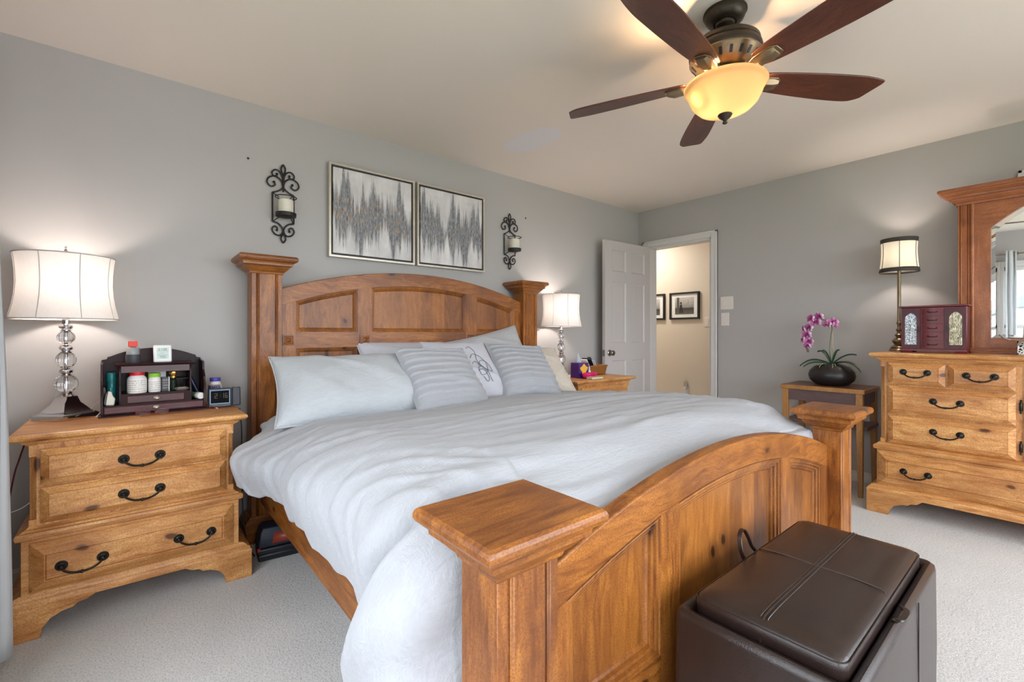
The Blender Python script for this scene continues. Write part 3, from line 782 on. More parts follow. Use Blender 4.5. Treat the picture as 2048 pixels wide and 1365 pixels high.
# pillows: local x = width, y = thickness (front -y), z = height from the bottom edge
def pillow(name, label, wd, ht, th, loc, lean, rz, mat, pleat=0, seed=0, roll=0, pinch=0.06, group=None, sag=0.0, flat_edge=0.0):
    root = thing(name, label, 'pillow' if name == 'pillow' else 'cushion', loc, rz, group)
    M = Matrix.Rotation(-lean, 4, 'X') @ Matrix.Rotation(roll, 4, 'Y')
    nu, nv = (64, 56)
    def surf(side):
        def f(u, v):
            a, c = u * 2 - 1, v * 2 - 1
            ea, ec = abs(a), abs(c)
            x = a * wd / 2 * (1 - pinch * (1 - ec ** 2.0) * ea ** 3)
            z = (c * (1 - pinch * (1 - ea ** 2.0) * ec ** 3) + 1) * ht / 2
            prof = (max(0, 1 - ea ** 2.6) ** 0.55) * (max(0, 1 - ec ** 2.6) ** 0.55)
            t = th / 2 * prof * (1.0 - 0.25 * c)
            y = side * t
            q = Vector((x * 5 + seed * 3.1, z * 5, side * 2.0 + seed))
            wr = noise.noise(q) * 0.010 + noise.noise(q * 2.6) * 0.005
            wr += 0.010 * max(0, 1 - abs(noise.noise(Vector((x * 3.0 + z * 4 + seed, x * 2 - z * 2, seed)))) * 5) * prof
            corner = (ea * ec) ** 2
            y += side * wr * min(1, prof * 2.5)
            if pleat and side < 0:
                ph = v * pleat + 0.12 * noise.noise(Vector((x * 4, z * 9, seed)))
                fr = ph - math.floor(ph)
                y += -0.0125 * (1 - fr) ** 1.3 * min(1, prof * 3) + 0.002
                y += 0.0012 * math.sin(x * 210 + 3 * math.floor(ph)) * min(1, prof * 3) * max(0, noise.noise(Vector((math.floor(ph) * 7.7, x * 3, seed))) + 0.25)
            z += -sag * (1 - a * a) * v
            return tuple(M @ Vector((x, y, z)))
        return f
    m = MB()
    m.grid(surf(-1), nu, nv if not pleat else pleat * 9)
    m.grid(surf(1), nu, nv if not pleat else pleat * 9)
    me = m.build('cover', mat, root, angle=180)
    bm = bmesh.new(); bm.from_mesh(me.data); bmesh.ops.remove_doubles(bm, verts=bm.verts, dist=0.0008); bmesh.ops.recalc_face_normals(bm, faces=bm.faces); bm.to_mesh(me.data); bm.free()
    # piped seam round the edge
    f = surf(-1)
    ring = [f(k / 30, 0) for k in range(30)] + [f(1, k / 24) for k in range(24)] + [f(1 - k / 30, 1) for k in range(30)] + [f(0, 1 - k / 24) for k in range(24)]
    MB().tube(ring, 0.0035, 6, True).build('seam', mat, root)
    return root, M, surf(-1)
G = 'pillows on the bed'
pillow('pillow', 'white pillow lying back on headboard, its top showing behind long left pillow', 0.70, 0.44, 0.18, (1.43, 2.63, 0.685), 0.50, 0.02, SHEET, seed=5, group=G)
pillow('pillow', 'light grey pillow propped high against headboard, behind right-hand cushions', 0.78, 0.46, 0.18, (2.07, 2.61, 0.705), 0.42, -0.02, PALE, seed=6, roll=-0.20, group=G)
pillow('pillow', 'long pale linen pillow at left end of bed, nearest the left nightstand', 0.86, 0.43, 0.20, (0.905, 2.150, 0.705), 0.80, -0.13, SHAM, seed=1, group=G)
pillow('pillow', 'cream ribbed pillow at right end of bed, behind the right pleated cushion', 0.80, 0.44, 0.19, (2.06, 2.28, 0.705), 0.75, -0.12, CREAM, seed=2, roll=0.05, group=G)
pr, PMX, pf = pillow('pillow', 'white pillow with dark script motif, between the two grey cushions', 0.46, 0.46, 0.14, (1.57, 2.20, 0.722), 0.72, -0.05, SHEET, seed=3, roll=0.0, group=G)
m = MB()
def onp(pts, r=0.0016):
    m.tube([Vector(pf(u, v)) + Vector((0, -0.004, 0.002)) for u, v in pts], r, 5)
onp([(p[0], p[1]) for p in spline([(0.56, 0.78, 0), (0.62, 0.82, 0), (0.67, 0.72, 0), (0.64, 0.56, 0), (0.70, 0.40, 0), (0.80, 0.36, 0), (0.79, 0.50, 0), (0.70, 0.56, 0), (0.62, 0.46, 0)], 7)])
onp([(p[0], p[1]) for p in spline([(0.55, 0.60, 0), (0.62, 0.68, 0), (0.72, 0.62, 0), (0.76, 0.48, 0), (0.70, 0.34, 0), (0.60, 0.30, 0), (0.58, 0.40, 0), (0.66, 0.46, 0)], 7)])
onp([(p[0], p[1]) for p in spline([(0.54, 0.50, 0), (0.60, 0.54, 0), (0.66, 0.44, 0), (0.72, 0.30, 0), (0.74, 0.20, 0)], 7)])
onp([(p[0], p[1]) for p in spline([(0.56, 0.36, 0), (0.64, 0.38, 0), (0.70, 0.26, 0), (0.66, 0.20, 0), (0.62, 0.28, 0)], 7)])
m.build('script_motif', SCRIPT, pr)
G2 = 'pleated grey throw cushions'
pillow('throw_cushion', 'grey pleated square cushion leaning on long left pillow, nearer one', 0.455, 0.46, 0.15, (1.310, 2.020, 0.708), 0.76, 0.04, GREYF, pleat=10, seed=8, roll=0.05, group=G2)
pillow('throw_cushion', 'grey pleated square cushion leaning on cream right pillow, farther one', 0.44, 0.45, 0.15, (1.950, 2.12, 0.716), 0.74, -0.10, GREYF, pleat=10, seed=11, roll=0.08, group=G2)

# ================================================================ drawer furniture
def pull(parent, x, z, y, span=0.115):
    m = MB(); R = Matrix.Rotation(PI / 2, 3, 'X')
    for s in (-1, 1):
        m.lathe([(0.0185, 0), (0.0185, 0.002), (0.016, 0.004), (0.0125, 0.004), (0.0115, 0.007), (0.008, 0.009), (0.0065, 0.016), (0.0075, 0.020), (0.004, 0.024), (0.0005, 0.025)], 18, (x + s * span / 2, y, z), rot=R)
    pts = spline([(x - span / 2, y - 0.017, z), (x - span / 2 + 0.006, y - 0.021, z - 0.012), (x - span / 4, y - 0.024, z - 0.026), (x, y - 0.025, z - 0.030), (x + span / 4, y - 0.024, z - 0.026), (x + span / 2 - 0.006, y - 0.021, z - 0.012), (x + span / 2, y - 0.017, z)], 5)
    m.tube(pts, [0.0042 if 5 < k < 25 else 0.0034 for k in range(len(pts))], 8)
    m.sphere((x, y - 0.025, z - 0.030), 0.0068, 10, 8)
    for s in (-1, 1): m.sphere((x + s * 0.009, y - 0.025, z - 0.0296), 0.005, 8, 6)
    return m.build('drawer_pull', PULL, parent)
def drawer(parent, x0, x1, z0, z1, y, bev, pulls, mat=None, proud=0.026, step=False):
    m = MB()
    pr = [(0.0015, 0.012), (0.0015, -0.010), (0.004, -0.012), (bev - 0.003, -proud + 0.003), (bev - 0.001, -proud + 0.001), (bev, -proud - 0.002), (bev + 0.002, -proud - 0.001)]
    if step: pr = [(0.0015, 0.012), (0.0015, -0.006), (0.004, -0.008), (bev - 0.004, -proud - 0.004), (bev - 0.001, -proud - 0.004), (bev, -proud + 0.003), (bev + 0.003, -proud)]
    m.panel(x0, x1, z0, z1, y, pr)
    d = m.build('drawer', mat or W_X, parent, angle=15)
    for px, pz, sp in pulls: pull(d, px, pz, y - proud, sp)
    return d
def bracket_front(hw, zt, foot=0.118, arch_h=0.112):
    """outline of the front plinth board with bracket feet, centred on x=0"""
    k = foot
    half = [(-hw, 0), (-hw + k * 0.88, 0), (-hw + k * 0.93, 0.035), (-hw + k * 1.10, 0.062), (-hw + k * 1.38, 0.078), (-hw + k * 1.62, 0.082), (-hw + k * 1.72, 0.094), (-hw + k * 1.95, 0.098), (-hw + k * 2.15, arch_h)]
    return half + [(-x, z) for x, z in reversed(half)] + [(hw, zt), (-hw, zt)]
def case_top(parent, hw, y0, y1, zt, name='top'):
    prof = [(0.056, 0.052, -0.056), (0.053, 0.048, -0.051), (0.047, 0.042, -0.045), (0.036, 0.034, -0.038), (0.032, 0.030, -0.030), (0.020, 0.019, -0.027), (0.012, 0.011, -0.025), (0.004, 0.004, -0.020), (0.0, 0.0, -0.012), (0.003, 0.003, -0.004), (0.010, 0.010, 0)]
    return MB().rect4([(-hw + a, hw - a, y0 + c, y1, zt + dz) for a, c, dz in prof]).build(name, W_X, parent, angle=14)
def nightstand(label, cx):
    """local origin: centre of the front edge of the top, on the floor; front -y"""
    t = thing('nightstand', label, 'nightstand', (cx, 2.40, 0), 0, 'pine nightstands beside the bed')
    D = 0.535
    case_top(t, 0.379, 0.0, D, 0.752)
    # upper case with stopped chamfers on the front corners
    hw, yf, ch = 0.326, 0.040, 0.020
    m = MB()
    m.prism([(-hw + ch, yf), (hw - ch, yf), (hw, yf + ch), (hw, D - 0.01), (-hw, D - 0.01), (-hw, yf + ch)], 0.398, 0.712, 'xy')
    for s in (-1, 1):
        for z0, z1 in ((0.398, 0.430), (0.664, 0.706)):
            zt, zb = (z1, z0)
            m.prism([(s * (hw - ch), yf), (s * hw, yf), (s * hw, yf + ch)], z0, z1, 'xy')
    m.build('upper_case', W_Z, t)
    m = MB().rect4([(-h, h, y, D - 0.008, z) for h, y, z in ((0.338, 0.030, 0.358), (0.352, 0.018, 0.362), (0.358, 0.012, 0.366), (0.361, 0.008, 0.378), (0.358, 0.012, 0.388), (0.348, 0.022, 0.390), (0.342, 0.026, 0.396), (0.332, 0.034, 0.400), (0.328, 0.038, 0.406))])
    m.build('waist_moulding', W_X, t, angle=14)
    MB().box(-0.345, 0.345, 0.024, D - 0.008, 0.12, 0.362).build('lower_case', W_X, t, bevel=0.002)
    m = MB().rect4([(-h, h, y, D - 0.006, z) for h, y, z in ((0.396, 0.006, 0.118), (0.396, 0.006, 0.122), (0.390, 0.010, 0.128), (0.388, 0.012, 0.138), (0.378, 0.016, 0.142), (0.374, 0.018, 0.150), (0.364, 0.022, 0.156), (0.350, 0.023, 0.162))])
    m.build('base_moulding', W_X, t, angle=14)
    m = MB().prism(bracket_front(0.396, 0.119), 0.006, 0.030)
    pl = [(0.03, 0), (0.13, 0), (0.14, 0.04), (0.19, 0.08), (0.22, 0.1), (0.36, 0.1), (0.40, 0.08), (0.42, 0.0), (D - 0.006, 0), (D - 0.006, 0.119), (0.03, 0.119)]
    for s in (-1, 1): m.prism(pl, s * 0.396, s * 0.374, 'yz')
    m.build('bracket_base', W_X, t, bevel=0.002, seg=1)
    drawer(t, -0.296, 0.296, 0.556, 0.691, yf, 0.026, [(0.0, 0.617, 0.116)])
    drawer(t, -0.296, 0.296, 0.413, 0.549, yf, 0.026, [(0.0, 0.478, 0.116)])
    drawer(t, -0.324, 0.324, 0.166, 0.350, 0.024, 0.046, [(-0.178, 0.252, 0.116), (0.178, 0.252, 0.116)], step=True)
    return t
ns = nightstand('honey pine three-drawer nightstand left of the bed, beside the curtain', 0.032)
ns2 = copy_tree(ns); ns2.location = (3.025, 2.40, 0); ns2['label'] = 'honey pine three-drawer nightstand right of the bed, in front of the open door'

# ================================================================ crystal lamps
def crystal_lamp(label, loc, rz):
    t = thing('table_lamp', label, 'table lamp', loc, rz, 'crystal ball table lamps')
    m = MB()
    m.rect([(0.075, 0.075, 0), (0.075, 0.075, 0.018), (0.072, 0.072, 0.021), (0.067, 0.067, 0.024)])
    pr = [(0.067, 0.024), (0.058, 0.030), (0.048, 0.046), (0.038, 0.068), (0.032, 0.088), (0.030, 0.096)]
    m.loft([[(r * x, r * y, z) for x, y in ((-1, -1), (0, -1), (1, -1), (1, 0), (1, 1), (0, 1), (-1, 1), (-1, 0))] if z < 0.06 else [(r * 1.06 * x / math.hypot(x, y) * (1.15 if x * y else 1), r * 1.06 * y / math.hypot(x, y) * (1.15 if x * y else 1), z) for x, y in ((-1, -1), (0, -1), (1, -1), (1, 0), (1, 1), (0, 1), (-1, 1), (-1, 0))] for r, z in pr])
    m.lathe([(0.030, 0.094), (0.032, 0.098), (0.026, 0.104), (0.021, 0.110), (0.022, 0.116)], 24)
    m.build('lamp_base', CHROME, t, angle=30)
    for z, r, h in ((0.152, 0.040, 0.038), (0.255, 0.034, 0.036), (0.352, 0.030, 0.028)):
        mm = MB(); N = 16; rows = 8
        mm.lathe([(max(0.012, r * math.sin(PI * (k + 0.5) / (rows + 1)) ** 0.8), -h * math.cos(PI * (k + 0.5) / (rows + 1))) for k in range(rows + 1)], N, (0, 0, z))
        mm.build('crystal_ball', CRYSTAL, t, angle=5)
    for z in (0.203, 0.303, 0.395):
        MB().lathe([(0.019, z - 0.016), (0.020, z - 0.013), (0.013, z - 0.010), (0.022, z - 0.002), (0.023, z + 0.005), (0.018, z + 0.012), (0.014, z + 0.016)], 24).build('chrome_collar', CHROME, t)
    MB().lathe([(0.005, 0.11), (0.005, 0.40)], 10).build('rod', CHROME, t)
    MB().lathe([(0.0135, 0.408), (0.0135, 0.50), (0.016, 0.502), (0.016, 0.53)], 20).build('socket', CHROME, t)
    prof = [(0.175, 0.432), (0.1715, 0.452), (0.163, 0.490), (0.1565, 0.535), (0.1535, 0.580), (0.1545, 0.630), (0.159, 0.680), (0.163, 0.704)]
    sh = MB().lathe(prof, 64, cap0=False, cap1=False).build('lamp_shade', SHADE, t, angle=180)
    m = MB()
    for k in range(8):
        a = 2 * PI * k / 8 + 0.35
        m.tube([((r + 0.0006) * math.cos(a), (r + 0.0006) * math.sin(a), z) for r, z in prof], 0.0016, 6)
    m.build('seam_piping', SEAM, sh)
    for r, z in (prof[0], prof[-1]):
        MB().tube([(r * math.cos(2 * PI * k / 64), r * math.sin(2 * PI * k / 64), z) for k in range(64)], 0.0028, 6, True).build('rim_trim', SEAM, sh)
    m = MB()
    for s in (-1, 1): m.tube(spline([(s * 0.014, 0, 0.51), (s * 0.05, 0, 0.56), (s * 0.05, 0, 0.66), (s * 0.006, 0, 0.722)], 6), 0.0018, 6)
    m.lathe([(0.006, 0.72), (0.008, 0.728), (0.003, 0.738), (0.006, 0.744), (0.001, 0.750)], 12)
    for k in range(3):
        a = 2 * PI * k / 3; m.tube([(0, 0, 0.722), (0.16 * math.cos(a), 0.16 * math.sin(a), 0.716)], 0.0014, 5)
    m.build('harp', CHROME, t)
    MB().sphere((0, 0, 0.585), 0.028, 16, 10, 1.1).build('bulb', BULBC, t)
    point('lamp_light', (0, 0, 0.585), 17.0, (1.0, 0.87, 0.81), 0.032, t)
    return t
crystal_lamp('crystal ball table lamp, lit, on the left nightstand by the curtain', (-0.222, 2.775, 0.7525), PI / 4)
crystal_lamp('crystal ball table lamp, lit, on the right nightstand behind the bed', (2.850, 2.775, 0.7525), PI / 4)

# ================================================================ things on the left nightstand (top z 0.752)
NZ = 0.7525
def bottle(name, label, cat, loc, prof, capprof, bmat, cmat, rz=0, sx=1, sy=1, seg=24, labelband=None):
    t = thing(name, label, cat, loc, rz)
    bd = MB().lathe(prof, seg, sx=sx, sy=sy).build('bottle_body', bmat, t)
    MB().lathe(capprof, seg, sx=sx, sy=sy).build('cap', cmat, t)
    if labelband:
        z0, z1, r, mat = labelband
        MB().lathe([(r, z0), (r, z1)], seg, cap0=False, cap1=False, sx=sx, sy=sy).build('paper_label', mat, t)
    return t
def lines_mat(name, base, ink, n=110.0):
    t = NT(name); P = t.obj(); s = t.node('SeparateXYZ'); t.link(P, s.inputs[0])
    fr = t.math('FRACT', t.math('MULTIPLY', s.outputs[2], n)); ln = t.math('LESS_THAN', fr, 0.36)
    br = t.math('GREATER_THAN', t.noise(t.map(P, (420, 420, n * 0.9)), 1.0, 1), 0.46)
    return t.set(t.mix(t.math('MULTIPLY', t.math('MULTIPLY', ln, br), 0.75), base, ink), 0.4)
LBL = lines_mat('printed_label', srgb(236, 234, 230), srgb(120, 118, 116))
# desk organiser
org = thing('desk_organizer', 'dark cherry desktop valet with shelves and drawers on left nightstand', 'desk organizer', (0.086, 2.69, NZ), 0.03)
W2, DP = 0.193, 0.17
MB().rect4([(-W2 - 0.008, W2 + 0.008, -0.010, DP, 0), (-W2 - 0.008, W2 + 0.008, -0.010, DP, 0.006), (-W2, W2, -0.002, DP, 0.010)]).build('plinth', MAH, org)
MB().box(-W2 + 0.006, W2 - 0.006, 0.002, DP - 0.004, 0.010, 0.048).build('base_box', MAH, org)
MAH2 = wood('reddish_dark_cherry', 'x', srgb(92, 28, 32), srgb(74, 22, 26), srgb(48, 14, 17), knots=False, rough=0.32, coat=0.08)
def odrawer(x0, x1, z0, z1, y, knob=True):
    d = MB().panel(x0, x1, z0, z1, y, [(0, 0.006), (0, -0.003), (0.003, -0.005)]).build('drawer', MAH2, org, angle=15)
    if knob: MB().lathe([(0.0105, 0), (0.011, 0.002), (0.004, 0.004), (0.004, 0.007), (0.010, 0.010), (0.011, 0.013), (0.006, 0.017), (0.001, 0.018)], 18, ((x0 + x1) / 2, y - 0.004, (z0 + z1) / 2), rot=Matrix.Rotation(PI / 2, 3, 'X'), sy=0.8).build('knob', SILVER, d)
odrawer(-W2 + 0.010, W2 - 0.010, 0.013, 0.044, 0.002)
MB().box(-0.125, 0.135, 0.006, DP - 0.004, 0.048, 0.092).build('middle_box', MAH, org)
odrawer(-0.105, 0.108, 0.053, 0.088, 0.006)
sidep = [(0.0, 0.01), (0.0, 0.12), (0.012, 0.14), (0.012, 0.16), (0.045, 0.19), (0.05, 0.232), (DP - 0.012, 0.240), (DP - 0.012, 0.01)]
for x in (-W2, W2 - 0.009): MB().prism(sidep, x, x + 0.009, 'yz').build('side_panel', MAH, org, bevel=0.001, seg=1)
for x in (-0.132, 0.128):
    MB().prism([(0.008, 0.048), (0.004, 0.10), (0.014, 0.14), (0.004, 0.18), (0.02, 0.225), (DP - 0.012, 0.225), (DP - 0.012, 0.048)], x, x + 0.008, 'yz').build('divider', MAH, org, bevel=0.001, seg=1)
MB().rect4([(-0.145, 0.148, -0.002, DP - 0.008, 0.222), (-0.147, 0.150, -0.004, DP - 0.008, 0.227), (-0.145, 0.148, -0.002, DP - 0.008, 0.233)]).build('top_shelf', MAH, org)
MB().box(-0.124, 0.128, 0.012, 0.026, 0.192, 0.222).build('frieze', MAH2, org)
MB().box(-0.13, 0.134, 0.004, DP - 0.012, 0.092, 0.096).build('middle_shelf', MAH, org)
MB().box(0.02, 0.128, 0.06, DP - 0.012, 0.148, 0.153).build('small_shelf', MAH, org)
N = 24
crest = [(-W2 + 0.002, 0.01), (W2 - 0.002, 0.01), (W2 - 0.002, 0.246), (W2 - 0.020, 0.250), (W2 - 0.024, 0.262)] + [((W2 - 0.03) * math.cos(PI * k / N), 0.262 + 0.038 * math.sin(PI * k / N) ** 2) for k in range(N + 1)] + [(-W2 + 0.024, 0.262), (-W2 + 0.020, 0.250), (-W2 + 0.002, 0.246)]
MB().prism(crest, DP - 0.012, DP).build('back_panel', MAH, org, bevel=0.0015, seg=1)
def onorg(x, y, z): 
    c, s = math.cos(0.03), math.sin(0.03); return (0.086 + c * x - s * y, 2.69 + s * x + c * y, NZ + z)
# on its top shelf
t = thing('cologne_bottle', 'grey and black bottle with a bright red square cap, atop the organizer', 'bottle', onorg(-0.082, 0.05, 0.2335))
MB().lathe([(0.026, 0), (0.027, 0.002), (0.027, 0.040)], 28).build('lower_band', flat('charcoal_rubber', srgb(66, 66, 70), 0.5), t)
MB().lathe([(0.024, 0.040), (0.024, 0.068), (0.022, 0.071), (0.010, 0.071), (0.010, 0.076)], 28).build('bottle_body', flat('grey_metal_paint', srgb(146, 148, 146), 0.35), t)
MB().box(-0.017, 0.017, -0.017, 0.017, 0.075, 0.101).build('cap', flat('bright_red_plastic', srgb(226, 52, 36), 0.4), t, bevel=0.002)
t = thing('digital_thermometer', 'white weather thermometer with green-grey display, atop the organizer', 'thermometer', onorg(0.026, 0.035, 0.2335), 0.06)
TH = Matrix.Rotation(-0.10, 4, 'X')
MB(TH).box(-0.035, 0.035, -0.008, 0.008, 0, 0.082).build('housing', PLASW, t, bevel=0.006, seg=3)
scr = MB(TH).box(-0.0225, 0.0225, -0.0088, -0.0078, 0.016, 0.068).build('display', flat('lcd_green_grey', srgb(186, 202, 192), 0.25), t)
SEG = {'0': 'abcdef', '1': 'bc', '2': 'abged', '3': 'abgcd', '4': 'fgbc', '5': 'afgcd', '6': 'afgedc', '7': 'abc', '8': 'abcdefg', '9': 'abcdfg', '-': 'g'}
def seg7(m, txt, x, z, wd, h, y, th):
    for ch in txt:
        if ch == ':':
            for q in (0.3, 0.7): m.box(x + wd * 0.1, x + wd * 0.1 + th, y - 0.0004, y, z + h * q, z + h * q + th)
            x += wd * 0.5; continue
        if ch == '.':
            m.box(x - wd * 0.12, x - wd * 0.12 + th, y - 0.0004, y, z, z + th); continue
        S = {'a': (0, wd, h - th, h), 'd': (0, wd, 0, th), 'g': (0, wd, h / 2 - th / 2, h / 2 + th / 2), 'f': (0, th, h / 2, h), 'b': (wd - th, wd, h / 2, h), 'e': (0, th, 0, h / 2), 'c': (wd - th, wd, 0, h / 2)}
        for k in SEG.get(ch, ''):
            a, b_, c, d = S[k]; m.box(x + a, x + b_, y - 0.0004, y, z + c, z + d)
        x += wd * 1.5
    return m
m = MB(TH)
seg7(m, '51:38', -0.016, 0.056, 0.005, 0.009, -0.0088, 0.0010); seg7(m, '--', -0.008, 0.038, 0.005, 0.009, -0.0088, 0.0010); seg7(m, '79.0', -0.014, 0.020, 0.0062, 0.011, -0.0088, 0.0011)
m.box(-0.0225, 0.0225, -0.0091, -0.0088, 0.0340, 0.0346).box(-0.0225, 0.0225, -0.0091, -0.0088, 0.0530, 0.0536)
m.build('digits', flat('lcd_ink', srgb(70, 82, 80), 0.5), scr)
# inside
bottle('pill_bottle', 'white pill bottle with a red cap and printed label, on the organizer', 'bottle', onorg(-0.068, 0.040, 0.0965), [(0.034, 0), (0.036, 0.003), (0.036, 0.062), (0.033, 0.072), (0.026, 0.079), (0.026, 0.083)], [(0.0285, 0.081), (0.029, 0.083), (0.029, 0.097), (0.027, 0.099)], PLASW, flat('red_cap', srgb(196, 30, 44), 0.4), labelband=(0.010, 0.058, 0.0363, LBL))
bottle('pill_bottle', 'smaller white pill bottle with a green cap, on the organizer', 'bottle', onorg(-0.004, 0.038, 0.0965), [(0.022, 0), (0.0235, 0.003), (0.0235, 0.058), (0.021, 0.066), (0.019, 0.068), (0.019, 0.071)], [(0.0225, 0.070), (0.023, 0.072), (0.023, 0.086), (0.021, 0.088)], PLASW, flat('green_cap', srgb(132, 190, 50), 0.4), labelband=(0.008, 0.054, 0.0238, LBL))
tag(MB().box(-0.034, 0.034, -0.002, 0.002, 0, 0.096).build('white_card', flat('card_white', srgb(214, 210, 212))), 'white card standing behind the green-capped pill bottle', 'card')
bpy.data.objects['white_card'].location = onorg(0.008, 0.085, 0.0965)
t = thing('playing_card_box', 'small black card box with white edge, beside the green-capped bottle', 'box', onorg(0.036, 0.048, 0.0965), 0.1)
MB().box(-0.014, 0.014, -0.010, 0.010, 0, 0.066).build('box_body', flat('black_card', srgb(30, 30, 32)), t)
MB().box(-0.011, 0.011, -0.0108, -0.0100, 0.008, 0.058).build('face_print', lines_mat('grey_print', srgb(70, 70, 72), srgb(150, 150, 150), 80), t)
MB().box(0.0125, 0.0155, -0.0112, 0.010, 0, 0.067).build('white_edge', PLASW, t)
t = thing('perfume_bottle', 'slim dark perfume bottle with a round gold cap, on the organizer', 'bottle', onorg(0.068, 0.045, 0.0965))
MB().lathe([(0.013, 0), (0.0135, 0.002), (0.0135, 0.050), (0.009, 0.056), (0.009, 0.060)], 18).build('bottle_body', flat('dark_green_glass', srgb(20, 32, 24), 0.12), t)
MB().lathe([(0.010, 0.060), (0.0115, 0.062), (0.0115, 0.068), (0.009, 0.071), (0.015, 0.078), (0.0165, 0.086), (0.014, 0.094), (0.005, 0.097)], 18).build('cap', GOLD, t)
t = thing('oval_compact', 'flat silver grey oval compact lying at front of the organizer shelf', 'compact', onorg(0.098, 0.018, 0.0965), 0.1)
MB().lathe([(0.001, 0), (0.022, 0.001), (0.033, 0.009), (0.030, 0.011)], 24, sy=0.55).build('shell', flat('grey_shell', srgb(108, 100, 98), 0.3), t)
MB().lathe([(0.031, 0.0108), (0.024, 0.017), (0.012, 0.0195), (0.001, 0.0200)], 24, sy=0.55).build('lid', SILVER, t)
t = thing('teal_tube', 'teal travel shampoo bottle standing in left bay of the organizer', 'bottle', onorg(-0.156, 0.075, 0.0485))
TEAL = flat('teal_plastic', srgb(22, 110, 112), 0.35)
MB().lathe([(0.013, 0), (0.015, 0.004), (0.013, 0.012), (0.0155, 0.016), (0.0170, 0.10), (0.0170, 0.105)], 22).build('bottle_body', TEAL, t)
MB().lathe([(0.0185, 0.104), (0.019, 0.106), (0.0185, 0.136), (0.016, 0.142), (0.002, 0.143)], 22).build('cap', TEAL, t)
m = MB(); 
for k in range(4): m.box(-0.004 + 0.004 * (k % 2), -0.001 + 0.004 * (k % 2), -0.0171, -0.0165, 0.03 + 0.016 * k, 0.044 + 0.016 * k)
m.build('print', flat('pale_teal_print', srgb(120, 180, 178)), t)
t = thing('travel_razor_case', 'cream and black rounded case leaning in left bay of the organizer', 'case', onorg(-0.168, 0.030, 0.0485), 0.15)
CRM = flat('cream_plastic', srgb(224, 218, 200), 0.4)
m = MB(Matrix.Rotation(-0.15, 4, 'X') @ Matrix.Rotation(0.10, 4, 'Y')); m.prism([(-0.012, 0.0), (0.020, 0.0), (0.022, 0.030), (0.012, 0.044), (0.006, 0.062), (-0.008, 0.064), (-0.014, 0.05), (-0.016, 0.01)], -0.010, 0.010); m.build('case_body', CRM, t, bevel=0.005, seg=3)
m = MB(Matrix.Rotation(-0.15, 4, 'X') @ Matrix.Rotation(0.10, 4, 'Y')); m.prism([(-0.0135, 0.0), (-0.008, 0.0), (-0.006, 0.050), (-0.004, 0.060), (-0.0095, 0.062), (-0.0155, 0.05), (-0.0175, 0.01)], -0.0108, 0.0108); m.build('black_band', BLACK, t, bevel=0.002)
t = thing('brown_comb', 'brown comb sticking up behind the cream case in the organizer', 'comb', onorg(-0.180, 0.062, 0.0485))
m = MB(); m.prism([(-0.006, 0), (0.010, 0), (0.004, 0.075), (-0.002, 0.082), (-0.008, 0.07)], -0.003, 0.003); m.build('comb_body', flat('brown_shell', srgb(74, 44, 32), 0.3), t, bevel=0.001)
t = thing('lotion_tube', 'green and white lotion tube lying cap outwards in the organizer', 'tube', onorg(0.160, 0.060, 0.0645), 0.0)
R = Matrix.Rotation(PI / 2, 3, 'X') @ Matrix.Rotation(0.30, 3, 'Y')
MB().lathe([(0.004, -0.075), (0.012, -0.05), (0.0150, 0.0), (0.0155, 0.024)], 22, rot=R).build('tube_body', flat('pale_green_tube', srgb(148, 196, 136), 0.4), t)
MB().lathe([(0.0162, 0.022), (0.0165, 0.050), (0.0150, 0.054), (0.0005, 0.0545)], 22, rot=R).build('cap', PLASW, t)
t = thing('blue_pen_case', 'dark blue slim case leaning in right bay of the organizer', 'pen case', onorg(0.152, 0.100, 0.0495))
m = MB(); m.tube(spline([(0.030, 0, 0.006), (0.012, 0.01, 0.045), (-0.004, 0.016, 0.085), (-0.010, 0.018, 0.104)], 5), [0.006, 0.008, 0.009, 0.009, 0.009, 0.0095, 0.0095, 0.0095, 0.0095, 0.0095, 0.0095, 0.009, 0.0085, 0.008, 0.007, 0.003], 12); m.build('case_body', flat('navy_plastic', srgb(40, 44, 78), 0.3), t)
# purple-capped bottle behind the clock
t = thing('ointment_bottle', 'white bottle with a purple cap and dark label, behind the clock', 'bottle', (0.330, 2.800, NZ), 0.0)
MB().lathe([(0.028, 0), (0.031, 0.004), (0.031, 0.075), (0.026, 0.105), (0.020, 0.122), (0.017, 0.126)], 26, sx=1.05, sy=0.7).build('bottle_body', flat('milky_plastic', srgb(226, 220, 214), 0.4), t)
MB().lathe([(0.0225, 0.124), (0.023, 0.126), (0.023, 0.140), (0.021, 0.142)], 26, sx=1.05, sy=0.8).build('cap', flat('purple_cap', srgb(78, 70, 168), 0.4), t)
def ointment_label():
    t = NT('ointment_label'); s = t.node('SeparateXYZ'); P = t.obj(); t.link(P, s.inputs[0])
    c = t.ramp(t.math('MULTIPLY', s.outputs[2], 8.5), [(0.05, srgb(40, 36, 58)), (0.50, srgb(46, 42, 66)), (0.56, srgb(196, 192, 206)), (0.60, srgb(50, 46, 80)), (0.86, srgb(70, 56, 120)), (0.93, srgb(200, 180, 90)), (0.96, srgb(226, 222, 228))])
    n = t.math('GREATER_THAN', t.noise(t.map(P, (300, 300, 160)), 1.0, 1), 0.60)
    return t.set(t.mix(t.math('MULTIPLY', n, 0.6), c, srgb(190, 186, 200)), 0.4)
MB().grid(lambda u, v: (0.0330 * math.cos(PI * (1.10 + 0.62 * u)), 0.0224 * math.sin(PI * (1.10 + 0.62 * u)), 0.012 + 0.098 * v - 0.0), 14, 2).build('paper_label', ointment_label(), t)
